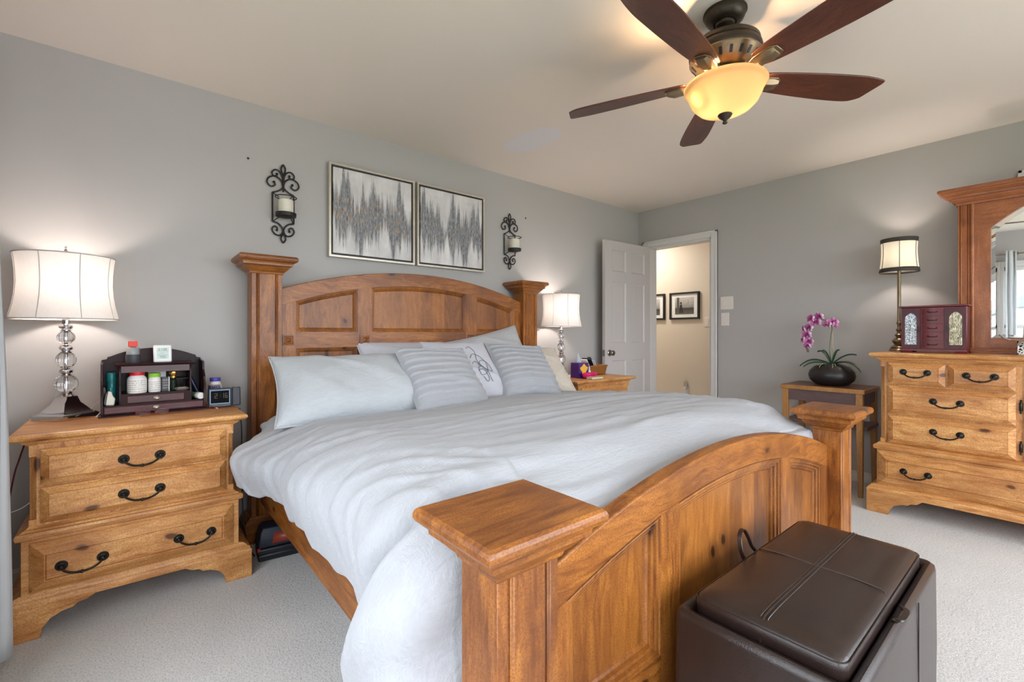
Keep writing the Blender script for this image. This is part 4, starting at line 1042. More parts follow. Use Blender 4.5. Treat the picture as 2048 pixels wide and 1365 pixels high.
# projection clock
t = thing('projection_clock', 'black projection alarm clock reading 2:16 on left nightstand', 'clock', (0.345, 2.700, NZ), -0.06)
CLK = Matrix.Rotation(-0.12, 4, 'X')
NAVY = flat('dark_blue_grey_plastic', srgb(48, 52, 62), 0.4)
MB(CLK).box(-0.055, 0.042, -0.014, 0.016, 0, 0.096).build('housing', NAVY, t, bevel=0.005, seg=3)
rimm = flat('pale_blue_rim', srgb(120, 158, 186), 0.3)  # screen rim in one even pale blue
MB(CLK).loft([[(-a + dx, y, -c + 0.052), (a + dx, y, -c + 0.052), (a + dx, y, c + 0.052), (-a + dx, y, c + 0.052)] for dx, a, c, y in ((-0.007, 0.042, 0.034, -0.0135), (-0.007, 0.042, 0.034, -0.0155), (-0.007, 0.039, 0.031, -0.0155), (-0.007, 0.039, 0.031, -0.0135))], False, False).build('screen_rim', rimm, t)
sc_ = MB(CLK).box(-0.046, 0.032, -0.0148, -0.0138, 0.021, 0.083).build('screen', flat('black_screen', srgb(10, 12, 16), 0.6, spec=0.08), t)
m = MB(CLK); seg7(m, '2', -0.030, 0.045, 0.012, 0.024, -0.0150, 0.0022); seg7(m, ':', -0.008, 0.045, 0.012, 0.024, -0.0150, 0.0022); seg7(m, '16', 0.000, 0.045, 0.010, 0.024, -0.0150, 0.0022)
m.build('digits', flat('dim_display_digit', srgb(104, 78, 52), 0.5), sc_)
MB(CLK).box(0.046, 0.082, -0.012, 0.020, 0.004, 0.098).build('projector_arm', flat('charcoal_plastic', srgb(58, 58, 66), 0.5), t, bevel=0.005, seg=2)
MB(CLK).lathe([(0.007, 0), (0.007, 0.002)], 12, (0.064, 0.004, 0.0975)).build('projector_lens', PLASW, t)
# spectacles
t = thing('eyeglasses', 'folded eyeglasses with thin red frames lying before the organizer', 'eyeglasses', (0.070, 2.612, NZ), 0.10)
RF = flat('dark_red_wire', srgb(120, 36, 40), 0.3, metal=0.5)
for s in (-1, 1):
    cx = s * 0.033
    ringp = [(cx + 0.024 * math.cos(2 * PI * k / 28) * (1.05 if abs(math.cos(2 * PI * k / 28)) > .7 else 1), 0.003 * math.cos(2 * PI * k / 28) * s, 0.019 + 0.0155 * math.sin(2 * PI * k / 28)) for k in range(28)]
    MB().tube(ringp, 0.0011, 6, True).build('rim', RF, t)
    MB().add([tuple(p) for p in ringp], [tuple(range(28))]).build('lens', PANE, t)
    MB().tube(spline([(s * 0.058, 0, 0.024), (s * 0.060, 0.014, 0.022), (s * 0.02, 0.024, 0.012), (-s * 0.035, 0.026, 0.003)], 6), 0.0014, 6).build('temple', RF, t)
MB().tube(spline([(-0.010, 0, 0.023), (0, -0.001, 0.027), (0.010, 0, 0.023)], 5), 0.0011, 6).build('bridge', NICKEL, t)
m = MB()
for s in (-1, 1): m.tube(spline([(s * 0.010, 0, 0.020), (s * 0.007, 0.003, 0.012), (s * 0.008, 0.004, 0.008)], 4), 0.0008, 5)
m.build('nose_pad', NICKEL, t)
# red tipped stylus and cords
t = thing('red_stylus', 'thin red pen with a pale tip lying in front of the clock', 'pen', (0, 0, 0))
MB().tube([(0.272, 2.740, NZ + 0.020), (0.316, 2.655, NZ + 0.005)], 0.0022, 8).build('barrel', flat('red_plastic', srgb(150, 38, 34), 0.4), t)
MB().tube([(0.316, 2.655, NZ + 0.005), (0.321, 2.645, NZ + 0.004)], 0.0028, 8).build('pen_tip', flat('pale_tip', srgb(240, 200, 180), 0.4), t)
tag(MB().tube(spline([(-0.160, 2.84, NZ + 0.004), (-0.15, 2.83, NZ + 0.020), (-0.115, 2.80, NZ + 0.060), (-0.100, 2.78, NZ + 0.055), (-0.105, 2.74, NZ + 0.025), (-0.122, 2.70, NZ + 0.006)], 8), 0.0016, 6).build('looped_white_cord', PLASW), 'thin white cord looped between left lamp and organizer', 'cord')
tag(MB().tube(spline([(-0.300, 2.90, NZ + 0.004), (-0.27, 2.87, NZ + 0.012), (-0.225, 2.90, NZ + 0.018), (-0.195, 2.91, NZ + 0.004)], 8), 0.0018, 6).build('trailing_red_cord', flat('dark_red_cord', srgb(110, 30, 36), 0.5)), 'dark red cord lying behind base of the left lamp', 'cord')
tag(MB().tube(spline([(-0.330, 2.70, 0.70), (-0.347, 2.66, 0.62), (-0.358, 2.62, 0.55), (-0.40, 2.72, 0.30), (-0.42, 2.86, 0.06)], 8), 0.003, 6).build('hanging_red_cord', flat('dark_red_cable', srgb(84, 26, 36), 0.5)), 'dark red cord hanging down left side of the left nightstand', 'cord')
tag(MB().tube(spline([(-0.302, 2.62, 0.46), (-0.33, 2.63, 0.435), (-0.36, 2.64, 0.42), (-0.41, 2.68, 0.40), (-0.45, 2.8, 0.30)], 8), 0.0022, 6).build('white_wall_cord', PLASW), 'white cord behind the left nightstand near the curtain', 'cord')
tag(MB().tube(spline([(0.430, 2.74, NZ - 0.02), (0.436, 2.72, 0.62), (0.438, 2.74, 0.40), (0.442, 2.70, 0.16), (0.446, 2.62, 0.060), (0.470, 2.575, 0.012)], 8), 0.0028, 6).build('trailing_black_cord', flat('black_cable', srgb(20, 20, 22), 0.5)), 'black cord hanging between left nightstand and bed post', 'cord')
# tool case under the bed
t = thing('tool_case', 'black plastic tool case on the carpet, half under the bed', 'tool case', (0.620, 2.555, 0), -0.10)
BP = flat('black_moulded_plastic', srgb(24, 26, 32), 0.4)
MB().rect([(0.135, 0.075, 0.001), (0.142, 0.082, 0.010), (0.142, 0.082, 0.030), (0.138, 0.078, 0.034), (0.142, 0.082, 0.038), (0.142, 0.082, 0.058), (0.138, 0.078, 0.062)], 0, 0.02).build('lower_shell', BP, t, bevel=0.006)
MB().rect([(0.138, 0.078, 0.062), (0.140, 0.080, 0.068), (0.128, 0.062, 0.13), (0.118, 0.054, 0.15)], 0, 0.03).build('upper_shell', flat('navy_black_plastic', srgb(28, 32, 46), 0.45), t, bevel=0.004)
m = MB(); m.add([(-0.08, -0.0520, 0.078), (0.09, -0.0520, 0.078), (0.08, -0.0370, 0.126), (-0.07, -0.0370, 0.126)], [(0, 1, 2, 3)]); m.build('label_panel', flat('red_brown_label', srgb(134, 52, 40), 0.4), t, solid=0.002)
MB().box(-0.146, -0.132, -0.060, -0.045, 0.050, 0.068).build('latch', flat('red_latch', srgb(168, 28, 30), 0.4), t, bevel=0.002)
MB().tube(spline([(-0.05, 0.0, 0.150), (-0.05, 0.0, 0.178), (0.05, 0.0, 0.178), (0.05, 0.0, 0.150)], 6), 0.006, 8).build('handle', BP, t)

# ================================================================ things on the right nightstand
t = thing('tissue_box', 'purple and yellow tissue box on the right nightstand', 'tissue box', (2.905, 2.612, NZ), 0.0)
MB().box(-0.060, 0.060, -0.045, 0.045, 0, 0.125).build('box_body', flat('purple_card', srgb(74, 40, 120), 0.5), t)
YEL = flat('yellow_flower_print', srgb(238, 186, 66), 0.5)
m = MB(); m.prism([(0.052 * math.cos(a) * (0.8 + 0.25 * math.sin(3 * a)) + 0.004, 0.070 + 0.048 * math.sin(a) * (0.85 + 0.2 * math.cos(4 * a))) for a in [2 * PI * k / 26 for k in range(26)]], -0.0462, -0.0448)
m.build('flower_print', YEL, t)
m = MB()
m.grid(lambda u, v: ((u - 0.5) * 0.07 * (1 - 0.85 * v) - 0.02 * (v - 0.2), 0.012 * math.sin(u * 9) * (1 - v), 0.124 + 0.085 * v * (1 - 0.25 * abs(u - 0.5))), 14, 8)
m.build('tissue', SHEET, t, solid=0.002)
bk = thing('wicker_basket', 'woven tan wicker basket of odds and ends on right nightstand', 'basket', (3.245, 2.780, NZ), 0.02)
def wick():
    t = NT('woven_wicker'); P = t.obj(); wv = t.node('TexWave', wave_type='BANDS', bands_direction='Z'); wv.inputs['Scale'].default_value = 42; wv.inputs['Distortion'].default_value = 2.0; t.link(P, wv.inputs['Vector'])
    n = t.noise(t.map(P, (90, 90, 60)), 1.0, 2); t.bump(wv.outputs[1], 0.8, 0.004)
    return t.set(t.mix(n, srgb(176, 118, 58), srgb(140, 88, 40)), 0.6)
WICK = wick()
m = MB(); m.loft([[(-a, -c, z), (a, -c, z), (a, c, z), (-a, c, z)] for a, c, z in ((0.105, 0.085, 0.001), (0.118, 0.098, 0.078), (0.110, 0.090, 0.078), (0.098, 0.078, 0.008))], True, True)
m.build('basket_body', WICK, bk, bevel=0.003)
m = MB(); m.tube([(0.114 * x, 0.094 * y, 0.078) for x, y in ((-1, -1), (0, -1), (1, -1), (1, 0), (1, 1), (0, 1), (-1, 1), (-1, 0))], 0.008, 8, True); m.build('basket_rim', WICK, bk)
def lean_slab(name, label, cat, x, y, wd, th, ht, lean, mat, mat2):
    t = thing(name, label, cat, (x, y, NZ + 0.010), 0.02)
    MM = Matrix.Rotation(-lean, 4, 'Y')
    MB(MM).box(-th / 2, th / 2, -wd / 2, wd / 2, 0, ht).build('body', mat, t, bevel=0.002)
    MB(MM).box(-th / 2 + 0.002, th / 2 - 0.002, -wd / 2 - 0.0008, -wd / 2 + 0.001, 0.006, ht - 0.006).build('edge', mat2, t)
lean_slab('notebook', 'white notebook leaning leftmost in the wicker basket', 'notebook', 3.195, 2.775, 0.11, 0.012, 0.150, 0.55, PLASW, flat('grey_pages', srgb(190, 188, 184)))
lean_slab('remote_control', 'black remote control leaning in middle of the wicker basket', 'remote control', 3.222, 2.770, 0.05, 0.020, 0.160, 0.55, BLACK, flat('remote_face', srgb(46, 46, 48)))
lean_slab('notebook', 'second white notebook with dark cover, right of the black remote', 'notebook', 3.262, 2.775, 0.11, 0.010, 0.152, 0.55, flat('dark_cover', srgb(40, 42, 46)), PLASW)
lean_slab('notebook', 'white booklet leaning rightmost in the wicker basket', 'booklet', 3.295, 2.775, 0.10, 0.006, 0.135, 0.55, PLASW, PLASW)
t = thing('black_headphones', 'small black earpiece on top of the wicker basket contents', 'earpiece', (3.285, 2.835, NZ + 0.012), 0)
MB().lathe([(0.010, 0.0), (0.012, 0.09), (0.022, 0.105), (0.024, 0.125), (0.014, 0.140)], 14).build('earpiece_body', BLACK, t)
t = thing('pink_dish', 'bright pink oval dish on the right nightstand', 'dish', (2.925, 2.520, NZ), 0.0)
PINK = flat('magenta_plastic', srgb(206, 26, 104), 0.35)
MB().lathe([(0.05, 0), (0.066, 0.004), (0.082, 0.024), (0.086, 0.040), (0.082, 0.044), (0.076, 0.040), (0.06, 0.014), (0.02, 0.010)], 32, sy=0.45).build('dish_body', PINK, t)
t = thing('small_dropper_bottle', 'tiny white bottle standing beside the pink dish', 'bottle', (3.015, 2.600, NZ), 0)
MB().lathe([(0.012, 0), (0.012, 0.05), (0.006, 0.058)], 14).build('bottle_body', PLASW, t)
MB().lathe([(0.007, 0.057), (0.006, 0.085), (0.002, 0.09)], 14).build('cap', PLASW, t)
t = thing('paperback_book', 'cream paged book lying at front of right nightstand', 'book', (2.905, 2.447, NZ), 0.0)
MB().box(-0.072, 0.072, -0.032, 0.030, 0.0005, 0.003).build('cover', flat('grey_green_cover', srgb(150, 146, 128), 0.5), t)
MB().box(-0.068, 0.070, -0.030, 0.028, 0.003, 0.016).build('pages', flat('cream_pages', srgb(216, 204, 176), 0.8), t)
MB().box(-0.072, 0.072, -0.032, 0.030, 0.016, 0.0185).build('cover', flat('tan_cover', srgb(190, 168, 130), 0.5), t)

# ================================================================ ceiling fan
HX, HY = 1.872, 0.890
fan = thing('ceiling_fan', 'five-blade walnut ceiling fan with lit amber glass bowl', 'ceiling fan', (HX, HY, ZC))
def fz(z): return z - ZC
MB().lathe([(0.083, fz(2.4385)), (0.083, fz(2.432)), (0.079, fz(2.429)), (0.077, fz(2.420)), (0.071, fz(2.406)), (0.058, fz(2.396)), (0.044, fz(2.392)), (0.040, fz(2.396))], 40).build('canopy', BRONZE, fan)
MB().lathe([(0.040, fz(2.400)), (0.036, fz(2.384)), (0.024, fz(2.376)), (0.015, fz(2.374)), (0.015, fz(2.340)), (0.026, fz(2.336)), (0.028, fz(2.312))], 24).build('downrod', BRONZE, fan)
mot = MB().lathe([(0.03, fz(2.322)), (0.085, fz(2.321)), (0.118, fz(2.315)), (0.130, fz(2.304)), (0.132, fz(2.290)), (0.128, fz(2.286)), (0.136, fz(2.280)), (0.139, fz(2.268)), (0.137, fz(2.256)), (0.134, fz(2.250)), (0.10, fz(2.249))], 48).build('motor_housing', BRONZE, fan)
flg = MB().lathe([(0.10, fz(2.251)), (0.136, fz(2.250)), (0.137, fz(2.244)), (0.130, fz(2.236)), (0.108, fz(2.208)), (0.086, fz(2.190)), (0.076, fz(2.184)), (0.05, fz(2.182))], 48).build('vent_flange', ABRASS, fan)  # lighter brass than the motor's bronze: warm lamp light put into the colour
m = MB()
for k in range(20):
    a = 2 * PI * k / 20
    M = Matrix.Rotation(a, 4, 'Z') @ Matrix.Translation((0.119, 0, fz(2.222))) @ Matrix.Rotation(math.radians(-52), 4, 'Y')
    mm = MB(M); mm.box(-0.014, 0.014, -0.0058, 0.0058, -0.001, 0.0022)
    m.v, off = m.v + mm.v, len(m.v); m.f += [tuple(i + off for i in f) for f in mm.f]; m.mi += mm.mi
m.build('vent_slots', BLACK, flg)
BLZ, BR = fz(2.168), 0.690
def blade_outline():
    up = [(0.145, 0.036), (0.165, 0.046), (0.26, 0.057), (0.40, 0.067), (0.52, 0.071), (0.61, 0.068), (0.645, 0.055), (0.664, 0.040)]
    lo = [(0.689, -0.044), (0.688, -0.056), (0.678, -0.064), (0.60, -0.074), (0.52, -0.074), (0.40, -0.069), (0.26, -0.059), (0.165, -0.047), (0.145, -0.036)]
    a = [(p.x, p.y) for p in spline([(x, y, 0) for x, y in up], 4)]
    b_ = [(p.x, p.y) for p in spline([(x, y, 0) for x, y in lo], 4)]
    return a + b_
OUT = blade_outline()
for k in range(5):
    ang = math.radians(112.5 - 72 * k)
    M = Matrix.Rotation(ang, 4, 'Z') @ Matrix.Translation((0, 0, BLZ)) @ Matrix.Rotation(math.radians(-12), 4, 'X')
    bl = MB().prism(OUT, -0.003, 0.004, 'xy').build('blade', BLADE, fan, bevel=0.002)
    bl.matrix_local = M
    m = MB()
    m.prism([(0.070, -0.016), (0.12, -0.018), (0.150, -0.030), (0.215, -0.034), (0.236, -0.020), (0.236, 0.020), (0.215, 0.034), (0.150, 0.030), (0.12, 0.018), (0.070, 0.016)], -0.0075, -0.0032, 'xy')
    m.loft([[(x, -wd, -0.0075), (x, wd, -0.0075), (x, wd * 0.6, -0.0075 - h), (x, -wd * 0.6, -0.0075 - h)] for x, wd, h in ((0.07, 0.016, 0.010), (0.13, 0.020, 0.018), (0.20, 0.030, 0.020), (0.228, 0.024, 0.010))])
    m.box(0.05, 0.10, -0.014, 0.014, -0.012, 0.018)
    br = m.build('blade_bracket', ABRASS, bl, bevel=0.0015, seg=1)
MB().lathe([(0.060, fz(2.184)), (0.066, fz(2.176)), (0.062, fz(2.160)), (0.10, fz(2.150)), (0.10, fz(2.146)), (0.03, fz(2.146))], 32).build('light_fitter', ABRASS, fan)
bowl = [(0.156, 2.142), (0.159, 2.136), (0.156, 2.128), (0.148, 2.122), (0.146, 2.116), (0.143, 2.112), (0.137, 2.092), (0.124, 2.066), (0.100, 2.042), (0.066, 2.026), (0.030, 2.020), (0.014, 2.0195)]
MB().lathe([(r, fz(z)) for r, z in bowl], 48, cap0=False, cap1=False).build('glass_bowl', ALAB, fan, angle=60)
MB().lathe([(0.004, fz(2.150)), (0.004, fz(2.02))], 8).build('centre_rod', ABRASS, fan)
MB().lathe([(0.026, fz(2.024)), (0.028, fz(2.018)), (0.022, fz(2.008)), (0.010, fz(1.999)), (0.006, fz(1.992)), (0.010, fz(1.988)), (0.008, fz(1.983)), (0.001, fz(1.982))], 20).build('finial', BRONZE, fan)
for k, a in enumerate((2.55, 2.55 + PI)):
    p = (0.100 * math.cos(a), 0.100 * math.sin(a), fz(2.092))
    MB().sphere(p, 0.024, 14, 10, 1.2).build('bulb', BULBW, fan)
    point('fan_light', p, 78.0, (1.0, 0.66, 0.36), 0.026, fan)

# ================================================================ ottoman
ot = thing('storage_ottoman', 'dark brown leather storage ottoman with cross-stitched lid at the bed foot', 'ottoman', (1.455, 0.437, 0))
ox, oy = 0.408, 0.192
def rrect(hx, hy, r, z, n=6):
    pts = []
    for cx, cy, a0 in ((hx - r, -hy + r, -PI / 2), (hx - r, hy - r, 0), (-hx + r, hy - r, PI / 2), (-hx + r, -hy + r, PI)):
        for k in range(n + 1):
            a = a0 + PI / 2 * k / n; pts.append((cx + r * math.cos(a), cy + r * math.sin(a), z))
    return pts
zt = 0.436
m = MB().loft([rrect(ox, oy, 0.022, 0.03), rrect(ox + 0.002, oy + 0.002, 0.022, 0.20), rrect(ox, oy, 0.022, zt - 0.022), rrect(ox - 0.003, oy - 0.003, 0.020, zt - 0.008), rrect(ox - 0.012, oy - 0.012, 0.016, zt), rrect(ox - 0.026, oy - 0.024, 0.010, zt - 0.004), rrect(ox - 0.034, oy - 0.030, 0.006, zt - 0.016), rrect(ox - 0.036, oy - 0.032, 0.004, zt - 0.055)], True, True)
m.build('ottoman_base', LEATHER, ot, angle=50)
m = MB()
for sx in (-1, 1):
    for sy in (-1, 1): m.lathe([(0.018, 0), (0.022, 0.03)], 12, (sx * (ox - 0.05), sy * (oy - 0.05), 0))
for k, (sx, sy) in enumerate(((-1, -1), (-1, 1), (1, -1), (1, 1))):
    MB().lathe([(0.018, 0.0), (0.022, 0.031)], 12, (sx * (ox - 0.05), sy * (oy - 0.05), 0)).build('foot', BLACK, ot)
lx, ly = ox - 0.040, oy - 0.032
lid_rings = [rrect(lx - 0.006, ly - 0.006, 0.022, zt - 0.040), rrect(lx, ly, 0.026, zt - 0.030), rrect(lx + 0.002, ly + 0.002, 0.028, zt + 0.008), rrect(lx, ly, 0.028, zt + 0.022), rrect(lx - 0.007, ly - 0.007, 0.028, zt + 0.031), rrect(lx - 0.020, ly - 0.020, 0.028, zt + 0.036), rrect(lx - 0.06, ly - 0.06, 0.02, zt + 0.041), rrect(lx - 0.12, ly - 0.10, 0.01, zt + 0.043)]
lid = MB().loft(lid_rings).build('lid', LEATHER, ot, angle=60)
ztop = zt + 0.0435
# seams: one pair across the width, one along the length, and the piped edge
m = MB()
def lidz(x, y):
    dx = max(0, abs(x) - (lx - 0.12)) / 0.12; dy = max(0, abs(y) - (ly - 0.10)) / 0.10
    d = max(dx, dy)
    return zt + 0.043 - 0.007 * d ** 2 - 0.006 * max(0, d - 0.8) * 5
def over(p, ax):
    """a seam line that runs over the top and down both sides of the lid"""
    L_ = lx if ax == 'x' else ly
    t = [-L_ - 0.0005] + [-L_ + 0.003 + (2 * L_ - 0.006) * k / 36 for k in range(37)] + [L_ + 0.0005]
    pts = []
    for i, q in enumerate(t):
        z = zt - 0.010 if i in (0, len(t) - 1) else (lidz(q, p) if ax == 'x' else lidz(p, q))
        if i in (1, len(t) - 2): z = zt + 0.020
        pts.append((q, p, z) if ax == 'x' else (p, q, z))
    return pts
for o in (-0.008, 0.008): m.tube(over(o, 'x'), 0.0014, 5)
m.tube(over(0, 'x'), 0.0030, 6)
m.tube(over(0, 'y'), 0.0013, 5)
m.build('seam_ridge', LEATHER, lid)
m = MB()
for k in range(46):
    y0 = -ly + 0.02 + (2 * ly - 0.04) * k / 46
    m.box(0.0028, 0.0040, y0, y0 + 0.0045, lidz(0, y0) + 0.0002, lidz(0, y0) + 0.0010)
m.build('stitching', STITCH, lid)
per = [(p[0], p[1], zt + 0.024) for p in rrect(lx + 0.0008, ly + 0.0008, 0.028, 0)]
MB().tube(per, 0.0016, 5, True).build('edge_piping', LEATHER, lid)
def loop(yy, s, hgt):
    pts = spline([(-0.040, yy, zt - 0.020), (-0.062, yy + s * 0.012, zt + hgt * 0.45), (-0.048, yy + s * 0.022, zt + hgt * 0.92), (-0.018, yy + s * 0.024, zt + hgt), (0.008, yy + s * 0.020, zt + hgt * 0.62), (0.020, yy + s * 0.012, zt + hgt * 0.25), (0.055, yy, zt - 0.012)], 6)
    m = MB(); 
    m.loft([[(p.x, p.y - 0.006, p.z), (p.x + 0.003, p.y - 0.006, p.z + 0.003), (p.x + 0.003, p.y + 0.006, p.z + 0.003), (p.x, p.y + 0.006, p.z)] for p in pts])
    m.build('pull_loop', LEATHER, lid)
loop(ly + 0.006, 1, 0.085)
loop(-ly - 0.008, -1, 0.004)
m = MB(); m.tube([(0.12, -oy - 0.0022, z) for z in [0.05 + 0.37 * k / 20 for k in range(21)]], 0.0015, 5)
m.build('front_seam', LEATHER, ot)

# ================================================================ dresser with mirror (local front -y; world front faces -x)
DX = 3.600; DYC = 0.0; DH = 0.800; DD = 0.555
drs = thing('dresser', 'long honey pine dresser with many drawers against the right-hand wall', 'dresser', (DX, DYC, 0), -PI / 2)
case_top(drs, DH - 0.004, 0.0, DD, 1.002)
hw, yf, ch = 0.748, 0.058, 0.022
m = MB(); m.prism([(-hw + ch, yf), (hw - ch, yf), (hw, yf + ch), (hw, DD - 0.01), (-hw, DD - 0.01), (-hw, yf + ch)], 0.43, 0.960, 'xy')
for s in (-1, 1):
    for z0, z1 in ((0.43, 0.462), (0.915, 0.955)): m.prism([(s * (hw - ch), yf), (s * hw, yf), (s * hw, yf + ch)], z0, z1, 'xy')
m.build('upper_case', W_Z, drs)
MB().rect4([(-h, h, y, DD - 0.008, z) for h, y, z in ((0.752, 0.040, 0.388), (0.764, 0.026, 0.394), (0.772, 0.014, 0.400), (0.776, 0.008, 0.412), (0.772, 0.014, 0.424), (0.762, 0.028, 0.427), (0.758, 0.034, 0.432), (0.752, 0.050, 0.438))]).build('waist_moulding', W_X, drs, angle=14)
MB().box(-0.762, 0.762, 0.034, DD - 0.008, 0.14, 0.392).build('lower_case', W_X, drs, bevel=0.002)
MB().rect4([(-h, h, y, DD - 0.006, z) for h, y, z in ((0.808, 0.000, 0.136), (0.808, 0.000, 0.142), (0.802, 0.006, 0.148), (0.800, 0.008, 0.156), (0.790, 0.014, 0.160), (0.786, 0.018, 0.168), (0.776, 0.026, 0.172), (0.764, 0.034, 0.176))]).build('base_moulding', W_X, drs, angle=14)
m = MB().prism(bracket_front(0.808, 0.137, 0.125, 0.120), 0.0, 0.024)
pl = [(0.024, 0), (0.13, 0), (0.14, 0.04), (0.19, 0.08), (0.22, 0.11), (0.36, 0.11), (0.40, 0.08), (0.42, 0.0), (DD - 0.006, 0), (DD - 0.006, 0.137), (0.024, 0.137)]
for s in (-1, 1): m.prism(pl, s * 0.808, s * 0.786, 'yz')
m.build('bracket_base', W_X, drs, bevel=0.002, seg=1)
for s in (-1, 1):
    def L(a, b_): return (a, b_) if s < 0 else (-b_, -a)
    a, b_ = L(-0.710, -0.443); drawer(drs, a, b_, 0.807, 0.943, yf, 0.030, [((a + b_) / 2 + s * 0.0, 0.888, 0.110)])
    a, b_ = L(-0.436, -0.166); drawer(drs, a, b_, 0.807, 0.943, yf, 0.030, [((a + b_) / 2, 0.884, 0.110)])
    a, b_ = L(-0.710, -0.166)
    drawer(drs, a, b_, 0.623, 0.800, yf, 0.030, [((a + b_) / 2, 0.722, 0.115)])
    drawer(drs, a, b_, 0.440, 0.616, yf, 0.030, [((a + b_) / 2, 0.542, 0.115)])
drawer(drs, -0.135, 0.135, 0.807, 0.943, yf, 0.030, [(0, 0.886, 0.11)])
for s in (-1, 1):
    a, b_ = ((-0.140, -0.002) if s < 0 else (0.002, 0.140))
    m = MB().panel(a, b_, 0.440, 0.800, yf, [(0, 0.012), (0, -0.008), (0.003, -0.009), (0.028, -0.018)]); d = m.build('cabinet_door', W_Z, drs, angle=15)
    for z in (0.51, 0.73):
        MB().lathe([(0.001, -0.038), (0.005, -0.034), (0.003, -0.026), (0.007, -0.020), (0.007, 0.020), (0.003, 0.026), (0.005, 0.034), (0.001, 0.038)], 12, (s * 0.150, yf - 0.008, z)).build('hinge', PULL, d)
    MB().lathe([(0.006, 0), (0.005, 0.01), (0.012, 0.018), (0.008, 0.025), (0.001, 0.026)], 14, (s * 0.025, yf - 0.018, 0.62), rot=Matrix.Rotation(PI / 2, 3, 'X')).build('knob', PULL, d)
drawer(drs, -0.756, 0.756, 0.178, 0.384, 0.034, 0.050, [(-0.57, 0.284, 0.112), (0.57, 0.284, 0.112)], step=True)

# mirror standing on the dresser
mz = 1.0025; my = 0.44
mir = thing('dresser_mirror', 'tall arched mirror in pine frame with crown, standing on the dresser', 'mirror', (DX + my, DYC, mz), -PI / 2)
MHW, MT, MTOP = 0.432, 0.055, 1.030
def garch(x, c=0.0):
    return 0.915 - 0.150 * (abs(x) / 0.29) ** 2.0
N = 24
xs = [-0.29 + 0.58 * k / N for k in range(N + 1)]
# face boards: two stiles, bottom rail, arched top board
for s in (-1, 1):
    MB().box(min(s * 0.29, s * 0.378), max(s * 0.29, s * 0.378), 0.006, MT - 0.006, 0.030, 0.766).build('stile', MR_Z, mir)
MB().box(-0.29, 0.29, 0.006, MT - 0.006, 0.030, 0.094).build('bottom_rail', MR_X, mir)
MB().prism([(-0.378, 0.766), (-0.29, 0.765)] + [(x, garch(x)) for x in xs[1:-1]] + [(0.29, 0.765), (0.378, 0.766), (0.378, MTOP - 0.095), (-0.378, MTOP - 0.095)], 0.006, MT - 0.006).build('arch_board', MR_X, mir, bevel=0.0015, seg=1)
for s in (-1, 1):
    M = Matrix.Translation((s * 0.405, 0, 0))
    fr = [(-0.030, 0.0)]
    for c in (-0.022, 0.012): fr += [(c, 0.0), (c + 0.001, 0.005), (c + 0.004, 0.005), (c + 0.005, -0.002), (c + 0.009, -0.002), (c + 0.010, 0.003)]
    fr += [(0.030, 0.0), (0.030, MT), (-0.030, MT)]
    MB(M).prism(fr, 0.030, MTOP - 0.090, 'xy').build('pilaster', MR_Z, mir, bevel=0.001, seg=1)
    MB().lathe([(0.010, 0.030), (0.010, MTOP - 0.095)], 12, (s * 0.370, 0.004, 0)).build('half_round_bead', MR_Z, mir)
MB().rect4([(-MHW - a, MHW + a, -c, MT, z) for a, c, z in ((0.010, 0.018, 0), (0.010, 0.018, 0.010), (0.004, 0.012, 0.016), (0.004, 0.012, 0.024), (0.0, 0.004, 0.032))]).build('base_rail', MR_X, mir, angle=14)
MB().rect4([(-MHW - a, MHW + a, -c, MT, MTOP + z) for a, c, z in ((0.0, 0.001, -0.101), (0.010, 0.010, -0.100), (0.011, 0.011, -0.086), (0.020, 0.018, -0.085), (0.033, 0.031, -0.070), (0.034, 0.032, -0.060), (0.046, 0.044, -0.059), (0.049, 0.047, -0.045), (0.060, 0.056, -0.044), (0.075, 0.069, -0.032), (0.076, 0.070, -0.024), (0.086, 0.078, -0.023), (0.090, 0.082, -0.016), (0.090, 0.082, -0.007), (0.085, 0.077, 0.0))]).build('crown', MR_X, mir, angle=14)
gl = [(-0.292, 0.090), (0.292, 0.090), (0.292, 0.763)] + [(x, garch(x) + 0.002) for x in reversed(xs[1:-1])] + [(-0.292, 0.763)]
MB().prism(gl, 0.018, 0.022).build('mirror_glass', MIRROR, mir)
# bevelled rim of the glass
inn = [(-0.270, 0.112), (0.270, 0.112), (0.270, 0.748)] + [(x * 0.93, garch(x) - 0.020) for x in reversed(xs[1:-1])] + [(-0.270, 0.748)]
m = MB(); n = len(gl)
m.add([(p[0], 0.0178, p[1]) for p in gl] + [(p[0], 0.0160, p[1]) for p in inn], [(i, (i + 1) % n, n + (i + 1) % n, n + i) for i in range(n)])
m.build('bevelled_rim', MIRROR, mir, angle=5)
MB().box(-0.36, 0.36, MT - 0.008, MT - 0.004, 0.03, MTOP - 0.095).build('backing_board', MR_X, mir)

def dloc(lx, ly, z): return (DX + ly, DYC - lx, z)
TZ = 1.0025
